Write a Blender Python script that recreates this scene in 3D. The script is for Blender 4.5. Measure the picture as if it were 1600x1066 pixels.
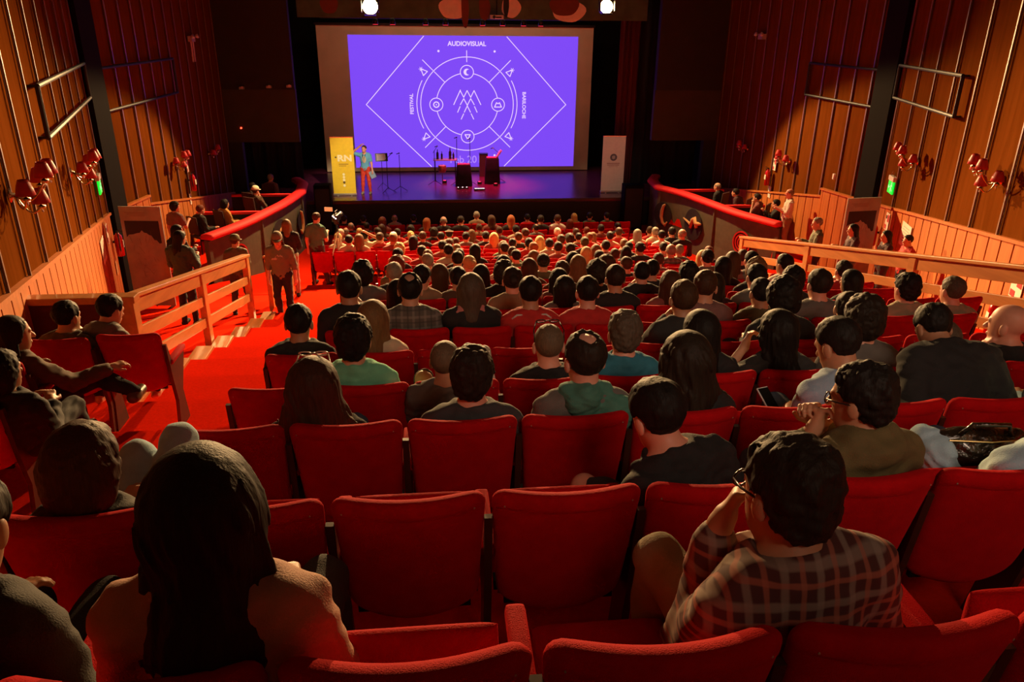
import bpy, bmesh, math, random
import numpy as np
from mathutils import Vector, Matrix, Euler

for _o in list(bpy.data.objects):
    bpy.data.objects.remove(_o)
SC = bpy.context.scene
COL = SC.collection
R = math.radians
random.seed(7)

# ------------------------------------------------------------------ camera, world, lights, exposure
cam_d = bpy.data.cameras.new('camera')
cam = bpy.data.objects.new('camera', cam_d)
COL.objects.link(cam)
cam_d.sensor_width = 36.0
cam_d.lens = 36.0 * 1192.0 / 1600.0
cam_d.clip_start = 0.05
cam_d.clip_end = 200
cam.location = (-1.65, 0.0, 6.8)
cam.matrix_world = (Matrix.Translation(cam.location) @ Matrix.Rotation(R(-6.0), 4, 'Z')
                    @ Matrix.Rotation(R(90 - 22.5), 4, 'X') @ Matrix.Rotation(R(0.6), 4, 'Z'))
SC.camera = cam
SC.view_settings.view_transform = 'Standard'
SC.view_settings.look = 'None'
SC.view_settings.gamma = 1.0
SC.view_settings.use_curve_mapping = False
SC.view_settings.exposure = 0.0

world = bpy.data.worlds.new('hall_dark')
SC.world = world
world.use_nodes = True
world.node_tree.nodes['Background'].inputs[0].default_value = (1.0, 0.55, 0.35, 1)
world.node_tree.nodes['Background'].inputs[1].default_value = 0.01

def light(name, kind, loc, energy, color, target=None, **kw):
    d = bpy.data.lights.new(name, kind)
    d.energy = energy
    d.color = color
    for k, v in kw.items():
        setattr(d, k, v)
    o = bpy.data.objects.new(name, d)
    COL.objects.link(o)
    o.location = loc
    if target is not None:
        o.rotation_euler = (Vector(target) - Vector(loc)).to_track_quat('-Z', 'Y').to_euler()
    return o

WARM = (1.0, 0.59, 0.24)
# the two theatre lamps hanging in front of the proscenium, turned on the audience
for _x in (-3.35, 3.75):
    # wide spill, cut off along the side walls, and the main beam towards the rear rows
    light('stage_spill_light', 'SPOT', (_x, 24.75, 7.42), 5800, WARM,
          (_x, 24.75 - 6.43, 7.42 - 7.66), spot_size=R(98), spot_blend=0.16, shadow_soft_size=0.09)
    light('stage_beam_light', 'SPOT', (_x, 24.75, 7.42), 15500, WARM,
          (_x * .3, 11.0, 2.0), spot_size=R(68), spot_blend=0.5, shadow_soft_size=0.09)
# front of house light on the presenter side of the stage
light('presenter_light', 'SPOT', (-1.0, 15.0, 9.2), 9000, (1.0, 0.86, 0.6), (-4.6, 28.3, 2.0),
      spot_size=R(11), spot_blend=0.8, shadow_soft_size=0.1)
light('banner_light', 'SPOT', (2.0, 15.0, 9.2), 1300, (1.0, 0.8, 0.62), (5.0, 28.3, 2.0),
      spot_size=R(12), spot_blend=0.8, shadow_soft_size=0.1)
# added unseen fill: one spot high at the back, one area under the ceiling
light('rear_fill_light', 'SPOT', (0.0, -1.6, 9.3), 850, (1.0, 0.70, 0.50), (0.4, 12.0, 3.0),
      spot_size=R(60), spot_blend=1.0, shadow_soft_size=0.9)
light('ceiling_fill_light', 'AREA', (0.0, 13.0, 9.5), 30, (1.0, 0.55, 0.3), (0.0, 13.0, 0.0),
      shape='RECTANGLE', size=9.0, size_y=6.0)
light('screen_fill_light', 'AREA', (-.3, 29.6, 8.6), 60, (1.0, 0.80, 0.55), (-.4, 32.7, 4.2),
      shape='RECTANGLE', size=9.0, size_y=.6)  # added unseen fill that brightens the screen cloth
# red wash on the playing area
light('red_wash_light', 'SPOT', (0.3, 29.3, 6.9), 7000, (1.0, 0.03, 0.16), (0.2, 29.6, 1.0),
      spot_size=R(52), spot_blend=0.9, shadow_soft_size=0.1)

# ------------------------------------------------------------------ materials
MATS = {}
def rgb(h):
    c = [int(h[i:i + 2], 16) / 255 for i in (0, 2, 4)]
    return tuple(((v / 12.92) if v <= .04045 else ((v + .055) / 1.055) ** 2.4) for v in c)

def mat(name, color=(.5, .5, .5), rough=.6, metal=0., spec=.5, sheen=0., noise=None, bump=None,
        emit=None, strength=1., coat=0., transmission=0., var=None):
    """principled material; noise=(scale, amount) mottles the colour, bump=(scale, strength)"""
    if name in MATS:
        return MATS[name]
    m = bpy.data.materials.new(name)
    m.use_nodes = True
    nt = m.node_tree
    b = nt.nodes['Principled BSDF']
    b.inputs['Base Color'].default_value = (*color, 1)
    b.inputs['Roughness'].default_value = rough
    b.inputs['Metallic'].default_value = metal
    b.inputs['Specular IOR Level'].default_value = spec
    b.inputs['Sheen Weight'].default_value = sheen
    b.inputs['Sheen Tint'].default_value = (*[min(1, v * 1.6 + .02) for v in color], 1)
    b.inputs['Coat Weight'].default_value = coat
    b.inputs['Transmission Weight'].default_value = transmission
    if emit:
        b.inputs['Emission Color'].default_value = (*emit, 1)
        b.inputs['Emission Strength'].default_value = strength
    tc = nt.nodes.new('ShaderNodeTexCoord')
    if noise is None and bump is None:
        noise = (9.0, 0.06)
    if noise:
        n = nt.nodes.new('ShaderNodeTexNoise')
        n.inputs['Scale'].default_value = noise[0]
        n.inputs['Detail'].default_value = 4
        nt.links.new(tc.outputs['Object'], n.inputs['Vector'])
        r = nt.nodes.new('ShaderNodeMapRange')
        r.inputs['From Min'].default_value = .25
        r.inputs['From Max'].default_value = .75
        r.inputs['To Min'].default_value = 1 - noise[1]
        r.inputs['To Max'].default_value = 1 + noise[1]
        nt.links.new(n.outputs['Fac'], r.inputs['Value'])
        h = nt.nodes.new('ShaderNodeHueSaturation')
        h.inputs['Color'].default_value = (*color, 1)
        nt.links.new(r.outputs[0], h.inputs['Value'])
        nt.links.new(h.outputs[0], b.inputs['Base Color'])
    if bump:
        n2 = nt.nodes.new('ShaderNodeTexNoise')
        n2.inputs['Scale'].default_value = bump[0]
        n2.inputs['Detail'].default_value = 3
        nt.links.new(tc.outputs['Object'], n2.inputs['Vector'])
        bp = nt.nodes.new('ShaderNodeBump')
        bp.inputs['Strength'].default_value = bump[1]
        bp.inputs['Distance'].default_value = .02
        nt.links.new(n2.outputs['Fac'], bp.inputs['Height'])
        nt.links.new(bp.outputs[0], b.inputs['Normal'])
    MATS[name] = m
    return m

def wood(name, c1, c2, scale=3.0, stretch=(1, 1, .06), rough=.45, coat=.2):
    if name in MATS:
        return MATS[name]
    m = mat(name, c1, rough, coat=coat)
    nt = m.node_tree
    b = nt.nodes['Principled BSDF']
    for l in list(b.inputs['Base Color'].links):
        nt.links.remove(l)
    tc = nt.nodes.new('ShaderNodeTexCoord')
    mp = nt.nodes.new('ShaderNodeMapping')
    mp.inputs['Scale'].default_value = stretch
    n = nt.nodes.new('ShaderNodeTexNoise')
    n.inputs['Scale'].default_value = scale * 6
    n.inputs['Detail'].default_value = 6
    n.inputs['Distortion'].default_value = .6
    cr = nt.nodes.new('ShaderNodeValToRGB')
    cr.color_ramp.elements[0].color = (*c1, 1)
    cr.color_ramp.elements[1].color = (*c2, 1)
    cr.color_ramp.elements[0].position = .3
    cr.color_ramp.elements[1].position = .7
    nt.links.new(tc.outputs['Object'], mp.inputs[0])
    nt.links.new(mp.outputs[0], n.inputs['Vector'])
    nt.links.new(n.outputs['Fac'], cr.inputs[0])
    nt.links.new(cr.outputs[0], b.inputs['Base Color'])
    return m

RED = mat('red_velvet', (.44, .004, .006), .8, sheen=.4, spec=.05, noise=(14, .12), bump=(260, .25))
RED_RAIL = mat('red_plush_rail', (.75, .01, .01), .7, sheen=.4, noise=(10, .06))
CARPET = mat('red_carpet', (.72, .020, .005), .95, spec=0., noise=(40, .10), bump=(300, .4))
BLACK = mat('black_paint', (.006, .005, .004), .9, spec=.1)
BLACKM = mat('black_metal', (.02, .02, .02), .35, metal=.6)
DARKWALL = mat('dark_wall', (.018, .013, .009), .8, noise=(3, .15))
CHROME = mat('chrome', (.7, .7, .68), .2, metal=1.)
WHITE = mat('white_plastic', (.75, .74, .7), .4)
PANEL = wood('walnut_wall_panel', (.115, .031, .004), (.155, .043, .007), 1.2, (1, 1, .12), .85, 0)
PANEL.node_tree.nodes['Principled BSDF'].inputs['Specular IOR Level'].default_value = 0
BATTEN = wood('batten_wood', (.17, .075, .03), (.24, .11, .05), 1.5, (1, 1, .12), .45, .2)
BATTEN_D = mat('batten_gap_dark', (.05, .017, .006), .7)
WAIN = wood('pine_board', (.40, .120, .026), (.54, .17, .040), 2.0, (1, 1, .1), .6, 0)
WAIN.node_tree.nodes['Principled BSDF'].inputs['Specular IOR Level'].default_value = .15
RAILW = wood('rail_wood', (.44, .165, .045), (.60, .24, .070), 2.0, (1, .1, 1), .35, .4)

# ------------------------------------------------------------------ object helpers
def tag(o, label=None, cat=None, group=None, kind=None):
    if label: o['label'] = label
    if cat: o['category'] = cat
    if group: o['group'] = group
    if kind: o['kind'] = kind
    return o

def thing(name, label, cat, loc=(0, 0, 0), rz=0, group=None, scale=1.0):
    o = bpy.data.objects.new(name, None)
    o.empty_display_size = .1
    COL.objects.link(o)
    o.location = loc
    o.rotation_euler = (0, 0, rz)
    o.scale = (scale,) * 3
    return tag(o, label, cat, group)

class MB:
    def __init__(self):
        self.v = []; self.f = []
    def add(self, vs, fs):
        n = len(self.v)
        self.v += [tuple(p) for p in vs]
        self.f += [tuple(n + i for i in f) for f in fs]
        return self
    def box(self, c, s, M=None):
        x, y, z = (k / 2 for k in s)
        vs = [Vector((a * x, b * y, d * z)) for a in (-1, 1) for b in (-1, 1) for d in (-1, 1)]
        if M is not None:
            vs = [M @ p for p in vs]
        vs = [p + Vector(c) for p in vs]
        return self.add(vs, [(0, 1, 3, 2), (4, 6, 7, 5), (0, 4, 5, 1), (2, 3, 7, 6), (0, 2, 6, 4), (1, 5, 7, 3)])
    def bar(self, a, b, w, h, up=(0, 0, 1)):
        """rectangular bar from a to b: w across, h along up"""
        a = Vector(a); b = Vector(b); d = (b - a).normalized()
        s = d.cross(Vector(up)).normalized(); u = s.cross(d).normalized()
        vs = []
        for p in (a, b):
            for i, j in ((-1, -1), (1, -1), (1, 1), (-1, 1)):
                vs.append(p + s * (i * w / 2) + u * (j * h / 2))
        return self.add(vs, [(0, 1, 2, 3)[::-1], (4, 5, 6, 7), (0, 1, 5, 4), (1, 2, 6, 5), (2, 3, 7, 6), (3, 0, 4, 7)])
    def tube(self, pts, r, n=8, cap=True):
        pts = [Vector(p) for p in pts]
        rs = r if isinstance(r, (list, tuple)) else [r] * len(pts)
        vs = []; fs = []
        prev = None
        for i, p in enumerate(pts):
            d = (pts[min(i + 1, len(pts) - 1)] - pts[max(i - 1, 0)]).normalized()
            if prev is None:
                a = Vector((0, 0, 1)) if abs(d.z) < .9 else Vector((1, 0, 0))
                s = d.cross(a).normalized()
            else:
                s = (prev - d * prev.dot(d)).normalized()
            prev = s
            t = d.cross(s)
            for k in range(n):
                an = 2 * math.pi * k / n
                vs.append(p + (s * math.cos(an) + t * math.sin(an)) * rs[i])
        for i in range(len(pts) - 1):
            for k in range(n):
                k2 = (k + 1) % n
                fs.append((i * n + k, i * n + k2, (i + 1) * n + k2, (i + 1) * n + k))
        if cap:
            fs.append(tuple(range(n))[::-1])
            fs.append(tuple((len(pts) - 1) * n + k for k in range(n)))
        return self.add(vs, fs)
    def lathe(self, prof, c=(0, 0, 0), n=16, M=None):
        """prof = [(radius, z)...]"""
        vs = []; fs = []
        for r, z in prof:
            for k in range(n):
                a = 2 * math.pi * k / n
                p = Vector((r * math.cos(a), r * math.sin(a), z))
                if M is not None: p = M @ p
                vs.append(p + Vector(c))
        m = len(prof)
        for i in range(m - 1):
            for k in range(n):
                k2 = (k + 1) % n
                fs.append((i * n + k, i * n + k2, (i + 1) * n + k2, (i + 1) * n + k))
        fs.append(tuple(range(n))[::-1]); fs.append(tuple((m - 1) * n + k for k in range(n)))
        return self.add(vs, fs)
    def prism(self, poly, h, M):
        """poly in xy extruded by h along z, placed by M"""
        n = len(poly)
        vs = [M @ Vector((x, y, 0)) for x, y in poly] + [M @ Vector((x, y, h)) for x, y in poly]
        fs = [tuple(range(n))[::-1], tuple(range(n, 2 * n))]
        fs += [(i, (i + 1) % n, n + (i + 1) % n, n + i) for i in range(n)]
        return self.add(vs, fs)
    def mesh(self, name, smooth=False, bevel=0):
        me = bpy.data.meshes.new(name)
        me.from_pydata(self.v, [], self.f)
        bm = bmesh.new(); bm.from_mesh(me)
        bmesh.ops.recalc_face_normals(bm, faces=bm.faces)
        if bevel:
            bmesh.ops.bevel(bm, geom=[e for e in bm.edges if len(e.link_faces) == 2 and e.calc_face_angle(0) > .6],
                            offset=bevel, segments=2, affect='EDGES', profile=.6)
        bm.to_mesh(me); bm.free()
        if smooth:
            me.shade_smooth()
        me.update()
        return me
    def build(self, name, m, parent=None, smooth=False, bevel=0, loc=None, label=None):
        return link(self.mesh(name, smooth, bevel), name, m, parent, loc, label)

def link(me, name, m, parent=None, loc=None, label=None):
    o = bpy.data.objects.new(name, me)
    COL.objects.link(o)
    if parent is not None:
        o.parent = parent
    if loc is not None:
        o.location = loc
    if m is not None:
        if len(me.materials) == 0:
            me.materials.append(m)
        o.material_slots[0].link = 'OBJECT'
        o.material_slots[0].material = m
    if label:
        o['label'] = label
    return o

def struct(o):
    o['kind'] = 'structure'
    return o

def copy_tree(o, parent=None):
    c = o.copy()
    COL.objects.link(c)
    c.parent = parent
    for ch in o.children:
        copy_tree(ch, c)
    return c

# ------------------------------------------------------------------ plan of the hall (metres; y runs to the stage)
DOWN = [1.394, 1.629, 1.895, 2.101, 2.312, 2.506, 2.722, 2.97, 3.21, 3.445, 3.67, 3.90, 4.13, 4.34, 4.537, 4.75,
        4.94, 5.106, 5.288, 5.467, 5.634, 5.779, 5.858, 5.87]
def row_floor(n):
    return 5.88 - (DOWN[n] if n >= 0 else 1.394 + .27 * n)
def row_y(n):
    return 2.1 + .95 * n
def floor_at(y):
    """smooth ramp beside the stepped rows"""
    t = (y - 2.1 - .2) / .95
    if t <= -3: return row_floor(-3)
    if t >= 23: return row_floor(23)
    i = math.floor(t)
    return row_floor(i) * (1 - (t - i)) + row_floor(i + 1) * (t - i)
def side_floor(y):
    return max(floor_at(y), 1.0)
BOXL = [(-7.30, 17.0), (-7.30, 19.3), (-6.75, 20.6), (-6.35, 22.0), (-6.02, 23.4), (-5.82, 24.9), (-5.95, 26.3), (-6.3, 27.2)]
BOXR = [(7.75, 17.0), (7.75, 19.7), (7.12, 21.1), (6.72, 22.6), (6.35, 24.0), (5.85, 25.0), (5.95, 26.3), (6.3, 27.2)]
def box_x(y, pts):
    return float(np.interp(y, [p[1] for p in pts], [p[0] for p in pts]))
def wall_x(y):
    """half width of the hall: near walls splay outwards to y=16.8, then run straight to the proscenium"""
    return 8.5 - (16.8 - y) * .3 if y < 16.8 else 8.5
STAGE_Z = 1.04
def tread(y):
    return row_floor(max(-3, min(23, math.floor((y - 1.82) / .95))))
def seen(px, py, Y):
    """the point at depth Y of the hall that lies behind a pixel of the 1600x1066 photograph"""
    d = cam.matrix_world.to_3x3() @ Vector(((px - 800) / 1192, -(py - 533) / 1192, -1))
    return Vector(cam.location) + d * (Y / d.y)
# ------------------------------------------------------------------ floor: stepped seating slab, side ramps
def quad_sheet(name, m, pts_fn, ys, x0f, x1f, thick=.15):
    """a slab following z(y) between two x edges"""
    mb = MB()
    vs = []; fs = []
    for y, z in ys:
        a, b = x0f(y), x1f(y)
        vs += [(a, y, z), (b, y, z), (b, y, z - thick), (a, y, z - thick)]
    n = len(ys)
    for i in range(n - 1):
        for k in range(4):
            k2 = (k + 1) % 4
            fs.append((i * 4 + k, i * 4 + k2, (i + 1) * 4 + k2, (i + 1) * 4 + k))
    fs.append((0, 1, 2, 3)); fs.append(tuple((n - 1) * 4 + k for k in range(4)))
    mb.add(vs, fs)
    return struct(mb.build(name, m))

prof = []
for n in range(-4, 24):
    y0 = row_y(n) - .28
    y1 = row_y(n + 1) - .28 if n < 23 else 27.1
    prof.append((y0, row_floor(n)))
    prof.append((y1 - .001, row_floor(n)))
quad_sheet('floor', CARPET, None, prof, lambda y: -4.75, lambda y: 4.75, .3)
for s in (-1, 1):
    pts = BOXL if s < 0 else BOXR
    ya = [(y, side_floor(y) - .004) for y in np.arange(-1.5, 17.3, .475)] 
    o = lambda y: s * (max(wall_x(y), 4.8) + .1)
    i = lambda y: s * 4.751
    quad_sheet('floor', CARPET, None, ya, *((o, i) if s < 0 else (i, o)), .3)
    yb = [(y, 1.0) for y in np.arange(17.125, 27.3, .475)]
    q = lambda y: box_x(y, pts) + s * .05
    quad_sheet('floor', CARPET, None, yb, *((o, q) if s < 0 else (q, o)), .3)
    yc = [(y, floor_at(y) - .004) for y in np.arange(17.125, 27.1, .475)]
    quad_sheet('floor', CARPET, None, yc, *((q, i) if s < 0 else (i, q)), .3)

# ceiling, back wall
struct(MB().box((0, 12.5, 9.7), (20, 31, .2)).build('ceiling', DARKWALL))
struct(MB().box((0, -2.6, 7), (20, .2, 8)).build('wall_back', DARKWALL))

# ------------------------------------------------------------------ side walls: panels, battens, column, wainscot
def wall_side(s, side):
    wl = thing('wall_' + side, None, None); struct(wl)
    # bare panel plane
    mb = MB()
    pts = [(-2.6, wall_x(-2.6)), (16.8, 8.5)]
    for (ya, xa), (yb, xb) in ((pts[0], pts[1]), ((16.8, 8.5), (27.2, 8.5))):
        mb.bar((s * (xa + .1), ya, 4.8), (s * (xb + .1), yb, 4.8), .2, 10.0)
    mb.build('panelling', PANEL, wl)
    # thin upright battens
    mb = MB(); md = MB()
    y = 1.0
    while y < 16.2:
        z0 = wain_top(y)
        x = wall_x(y) - .02
        d = Vector((s * .3, 1, 0)).normalized()
        a = Vector((s * x, y, 0))
        nrm = Vector((-s * 1, .3, 0)).normalized()
        p = a + nrm * .012
        mb.add(*bar_pts(p, d, nrm, .04, .02, z0, 9.6))
        p2 = a - d * .035 + nrm * .006
        md.add(*bar_pts(p2, d, nrm, .016, .008, z0, 9.6))
        y += 1.0
    y = 17.6
    while y < 27:
        z0 = wain_top(y)
        d = Vector((0, 1, 0)); nrm = Vector((-s, 0, 0))
        a = Vector((s * 8.49, y, 0))
        mb.add(*bar_pts(a + nrm * .012, d, nrm, .04, .02, z0, 9.6))
        md.add(*bar_pts(a - d * .035 + nrm * .006, d, nrm, .016, .008, z0, 9.6))
        y += .78
    mb.build('batten', BATTEN, wl)
    md.build('batten_groove', BATTEN_D, wl)
    # wainscot boards (one board every 0.27 m) with a cap rail
    wb = MB(); wg = MB(); cap = MB()
    def seg(ya, yb, f, zt):
        y = ya
        while y < yb - .01:
            y2 = min(y + .40, yb)
            xa, xb = f(y), f(y2)
            off = .045
            za, zb = zt(y), zt(y2)
            ba = side_floor(y) - .2; bb = side_floor(y2) - .2
            g = .018
            for (q0, q1, o, tgt) in ((g, 1 - g / .4, off, wb), (0, 1, off - .022, wg)):
                t0 = q0 / .3 if tgt is wb else 0
                t1 = 1 - (g / .4 if tgt is wb else 0)
                p0 = (xa + (xb - xa) * t0, y + (y2 - y) * t0, za + (zb - za) * t0, ba)
                p1 = (xa + (xb - xa) * t1, y + (y2 - y) * t1, za + (zb - za) * t1, bb)
                vs = []
                for (x, yy, ztop, zb0) in (p0, p1):
                    for oo in (0, o):
                        vs.append((s * (x - oo), yy, zb0)); vs.append((s * (x - oo), yy, ztop))
                tgt.add(vs, [(0, 1, 3, 2), (4, 6, 7, 5), (0, 4, 5, 1), (2, 3, 7, 6), (0, 2, 6, 4), (1, 5, 7, 3)])
            y = y2
        cap.bar((s * (f(ya) - .035), ya, zt(ya) + .02), (s * (f(yb) - .035), yb, zt(yb) + .02), .09, .05)
    seg(1.0, 16.2, wall_x, wain_top)
    seg(16.9, 19.0, lambda y: 8.5 - .03, wain_top)
    seg(19.01, 27.0, lambda y: 8.5, wain_top)
    wb.build('wainscot', WAIN, wl)
    wg.build('wainscot_groove', BATTEN_D, wl)
    cap.build('wainscot_cap', WAIN, wl)
    # dark column at the bend
    MB().box((s * 8.42, 16.62, 5.0), (.45, .75, 9.4)).build('column', BLACK, wl)
    return wl

def bar_pts(p, d, nrm, w, t, z0, z1):
    vs = []
    for z in (z0, z1):
        for i, j in ((-.5, 0), (.5, 0), (.5, 1), (-.5, 1)):
            q = p + d * (w * i) + nrm * (t * j)
            vs.append((q.x, q.y, z))
    return vs, [(3, 2, 1, 0), (4, 5, 6, 7), (0, 1, 5, 4), (1, 2, 6, 5), (2, 3, 7, 6), (3, 0, 4, 7)]

def wain_top(y):
    if y <= 16.9: return 3.04 + (16.8 - y) * .145
    if y <= 19.0: return 3.02 - (y - 16.9) * .05
    return 2.72 - (y - 19.0) * .17
wall_side(-1, 'left')
wall_side(1, 'right')

# ------------------------------------------------------------------ stage house
stage = thing('floor', None, None); struct(stage)
STAGEF = mat('stage_floor_gloss', (.15, .022, .050), .25, spec=.6, noise=(2.5, .25))
MB().box((0, 30.4, STAGE_Z - .06), (18.4, 6.6, .12)).build('stage_boards', STAGEF, stage)
MB().box((0, 27.18, STAGE_Z / 2 - .07), (17, .16, STAGE_Z - .1)).build('stage_front', mat('stage_front_black', (.016, .010, .007), .6), stage)
MB().box((0, 27.08, STAGE_Z - .03), (17, .05, .07)).build('stage_nosing', mat('nosing_brown', (.10, .055, .03), .4), stage)

# back wall of the stage
struct(MB().box((0, 34.2, 5), (20, .2, 10)).build('wall_stage_back', BLACK))
# proscenium flanks: dark masonry with an opening to the wings below a ledge
for s, side in ((-1, 'left'), (1, 'right')):
    pw = thing('wall_proscenium_' + side, None, None); struct(pw)
    MB().box((s * 7.4, 27.35, 7.25), (2.5, .3, 5.0)).build('upper_wall', DARKWALL, pw)
    MB().box((s * 7.35, 27.30, 3.9), (2.45, .22, 1.7)).build('middle_panel', mat('proscenium_brown', (.045, .032, .016), .8, noise=(3, .15)), pw)
    MB().box((s * 8.3, 27.35, 2.0), (.5, .3, 2.2)).build('lower_pier', DARKWALL, pw)
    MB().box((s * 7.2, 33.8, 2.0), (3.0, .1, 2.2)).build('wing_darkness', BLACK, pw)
    MB().box((s * 8.9, 30.5, 5), (.15, 7.4, 9)).build('wing_wall', BLACK, pw)

# side drapes beside the screen
def drape(x0, x1, y, z0, z1, m, label):
    mb = MB(); n = 40; vs = []; fs = []
    for i in range(n + 1):
        t = i / n
        x = x0 + (x1 - x0) * t
        yy = y + .07 * math.sin(t * 26) + .03 * math.sin(t * 61)
        vs += [(x, yy, z0), (x, yy, z1), (x, yy + .03, z0), (x, yy + .03, z1)]
    for i in range(n):
        a = i * 4
        fs += [(a, a + 4, a + 5, a + 1), (a + 2, a + 3, a + 7, a + 6), (a + 1, a + 5, a + 7, a + 3), (a, a + 2, a + 6, a + 4)]
    fs += [(0, 1, 3, 2), (n * 4, n * 4 + 2, n * 4 + 3, n * 4 + 1)]
    mb.add(vs, fs)
    return tag(mb.build('stage_drape', m, smooth=True), label, 'curtain')
DR = mat('black_drape', (.014, .008, .006), .95)
DRR = mat('dark_red_drape', (.10, .012, .010), .9)
drape(-8.6, -6.5, 29.6, STAGE_Z, 9.4, DR, 'black stage drape hanging left of the projection screen')
drape(5.95, 8.6, 29.6, STAGE_Z, 9.4, DR, 'black stage drape hanging at the far right of the stage')
drape(5.25, 6.0, 29.2, STAGE_Z, 9.4, DRR, 'narrow dark red drape hanging just right of the projection screen')

# painted border above the screen
bd = thing('stage_border', 'dark green painted border above the screen with pale curved shapes', 'banner', (0, 28.9, 6.98))
MB().box((0, 0, 1.32), (12.2, .06, 2.64)).build('border_cloth', mat('border_green', (.07, .13, .085), .8, noise=(2, .3)), bd)
bs = mat('border_cream', (.85, .80, .72), .8)
bk = mat('border_rust', (.17, .05, .03), .8)
def blob(cx, cz, rx, rz, a0=0, n=24, mm=bs, dy=-.035, wob=.08, rot=0):
    M = Matrix.Translation((cx, dy, cz)) @ Matrix.Rotation(R(90), 4, 'X') @ Matrix.Rotation(rot, 4, 'Z')
    poly = [(rx * math.cos(t) * (1 + wob * math.sin(3 * t + a0)), rz * math.sin(t) * (1 + wob * math.cos(2 * t + a0)))
            for t in [2 * math.pi * i / n for i in range(n)]]
    MB().prism(poly, .012, M).build('painted_shape', mm, bd)
blob(-.78, .33, .50, .36, 0)
blob(-.38, .30, .13, .62, 1, mm=bk, dy=-.05)
blob(.30, .35, .20, .40, 1, mm=bk)
blob(1.22, .40, .34, .34, 2)
blob(1.05, .52, .10, .45, 2, mm=mat('border_dark', (.02, .03, .02), .8), dy=-.05)
blob(3.25, .30, .60, .38, 1)
blob(3.1, .45, .52, .34, 0, mm=bk, dy=-.05)
blob(-5.0, .40, .30, .30, 0, mm=bk)

# ------------------------------------------------------------------ frames of dark tube on the near walls
FR = mat('frame_black', (.012, .010, .008), .6)
def wall_frame(s, y0, y1, z0, z1, label):
    def P(y, z, o=.12):
        return Vector((s * (wall_x(y) - o), y, z))
    t = thing('rigging_rail', label, 'rail', P(y0, z0))
    base = P(y0, z0)
    mb = MB()
    for a, b in ((P(y0, z0), P(y1, z0)), (P(y0, z1), P(y1, z1)), (P(y0, z0), P(y0, z1)), (P(y1, z0), P(y1, z1))):
        mb.tube([a - base, b - base], .032, 8)
    mb.build('tube_frame', FR, t)
    mb = MB()
    for q in (P(y0, z1), P(y1, z1), P(y0, z0), P(y1, z0)):
        mb.tube([q - base, q - base + Vector((s * .14, 0, 0))], .02, 6)
    mb.build('wall_bracket', FR, t)
wall_frame(-1, 10.4, 16.1, 5.43, 6.05, 'dark tube frame on the left wall, the one nearer the camera')
wall_frame(-1, 17.1, 22.2, 5.05, 5.90, 'dark tube frame on the left wall beyond the black column')
wall_frame(1, 12.45, 16.1, 5.45, 6.1, 'dark tube frame on the right wall, the one nearer the camera')
wall_frame(1, 17.1, 20.6, 5.15, 5.95, 'dark tube frame on the right wall beyond the black column')
# ------------------------------------------------------------------ theatre seat (origin: floor under the top of the backrest)
def seat_back_mesh():
    NU, NV = 22, 18
    W0, W1, Z0, Z1, rc = .455, .50, .40, .92, .05
    def P(u, v, side):
        w = W0 + (W1 - W0) * v
        x = u * w / 2
        zt = Z1; zb = Z0 - .045 * (1 - u * u)
        xr = w / 2 - rc
        if abs(x) > xr:
            k = (abs(x) - xr) / rc
            dz = rc * (1 - math.sqrt(max(0, 1 - k * k)))
        else:
            dz = 0
        z = zb + dz * .8 + (zt - dz - zb - dz * .8) * v
        y = -.055 * (1 - (u * u)) - (z - Z1) * .22
        e = math.sqrt(max(0, 1 - abs(u) ** 10)) * math.sqrt(max(0, 1 - abs(2 * v - 1) ** 12))
        t = .030 * e
        if side > 0: t = .050 * e                       # cushioned front face
        if v > .90: t += .006 * e                        # rolled top edge
        return (x, y + side * t, z)
    us = [math.sin(math.pi / 2 * (2 * i / NU - 1)) for i in range(NU + 1)]
    vs_ = [(.5 + .5 * math.sin(math.pi / 2 * (2 * j / NV - 1))) for j in range(NV + 1)]
    vs_ = sorted(vs_ + [.895, .905])
    mb = MB()
    nu, nv = len(us), len(vs_)
    vs = [P(u, v, -1) for v in vs_ for u in us] + [P(u, v, 1) for v in vs_ for u in us]
    o = nu * nv
    fs = []
    for j in range(nv - 1):
        for i in range(nu - 1):
            a = j * nu + i
            fs.append((a, a + 1, a + nu + 1, a + nu))
            fs.append((o + a, o + a + nu, o + a + nu + 1, o + a + 1))
    mb.add(vs, fs)
    me = mb.mesh('seat_backrest')
    bm = bmesh.new(); bm.from_mesh(me)
    bmesh.ops.remove_doubles(bm, verts=bm.verts, dist=.0008)
    bmesh.ops.recalc_face_normals(bm, faces=bm.faces)
    bm.to_mesh(me); bm.free()
    me.shade_smooth()
    return me

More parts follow.
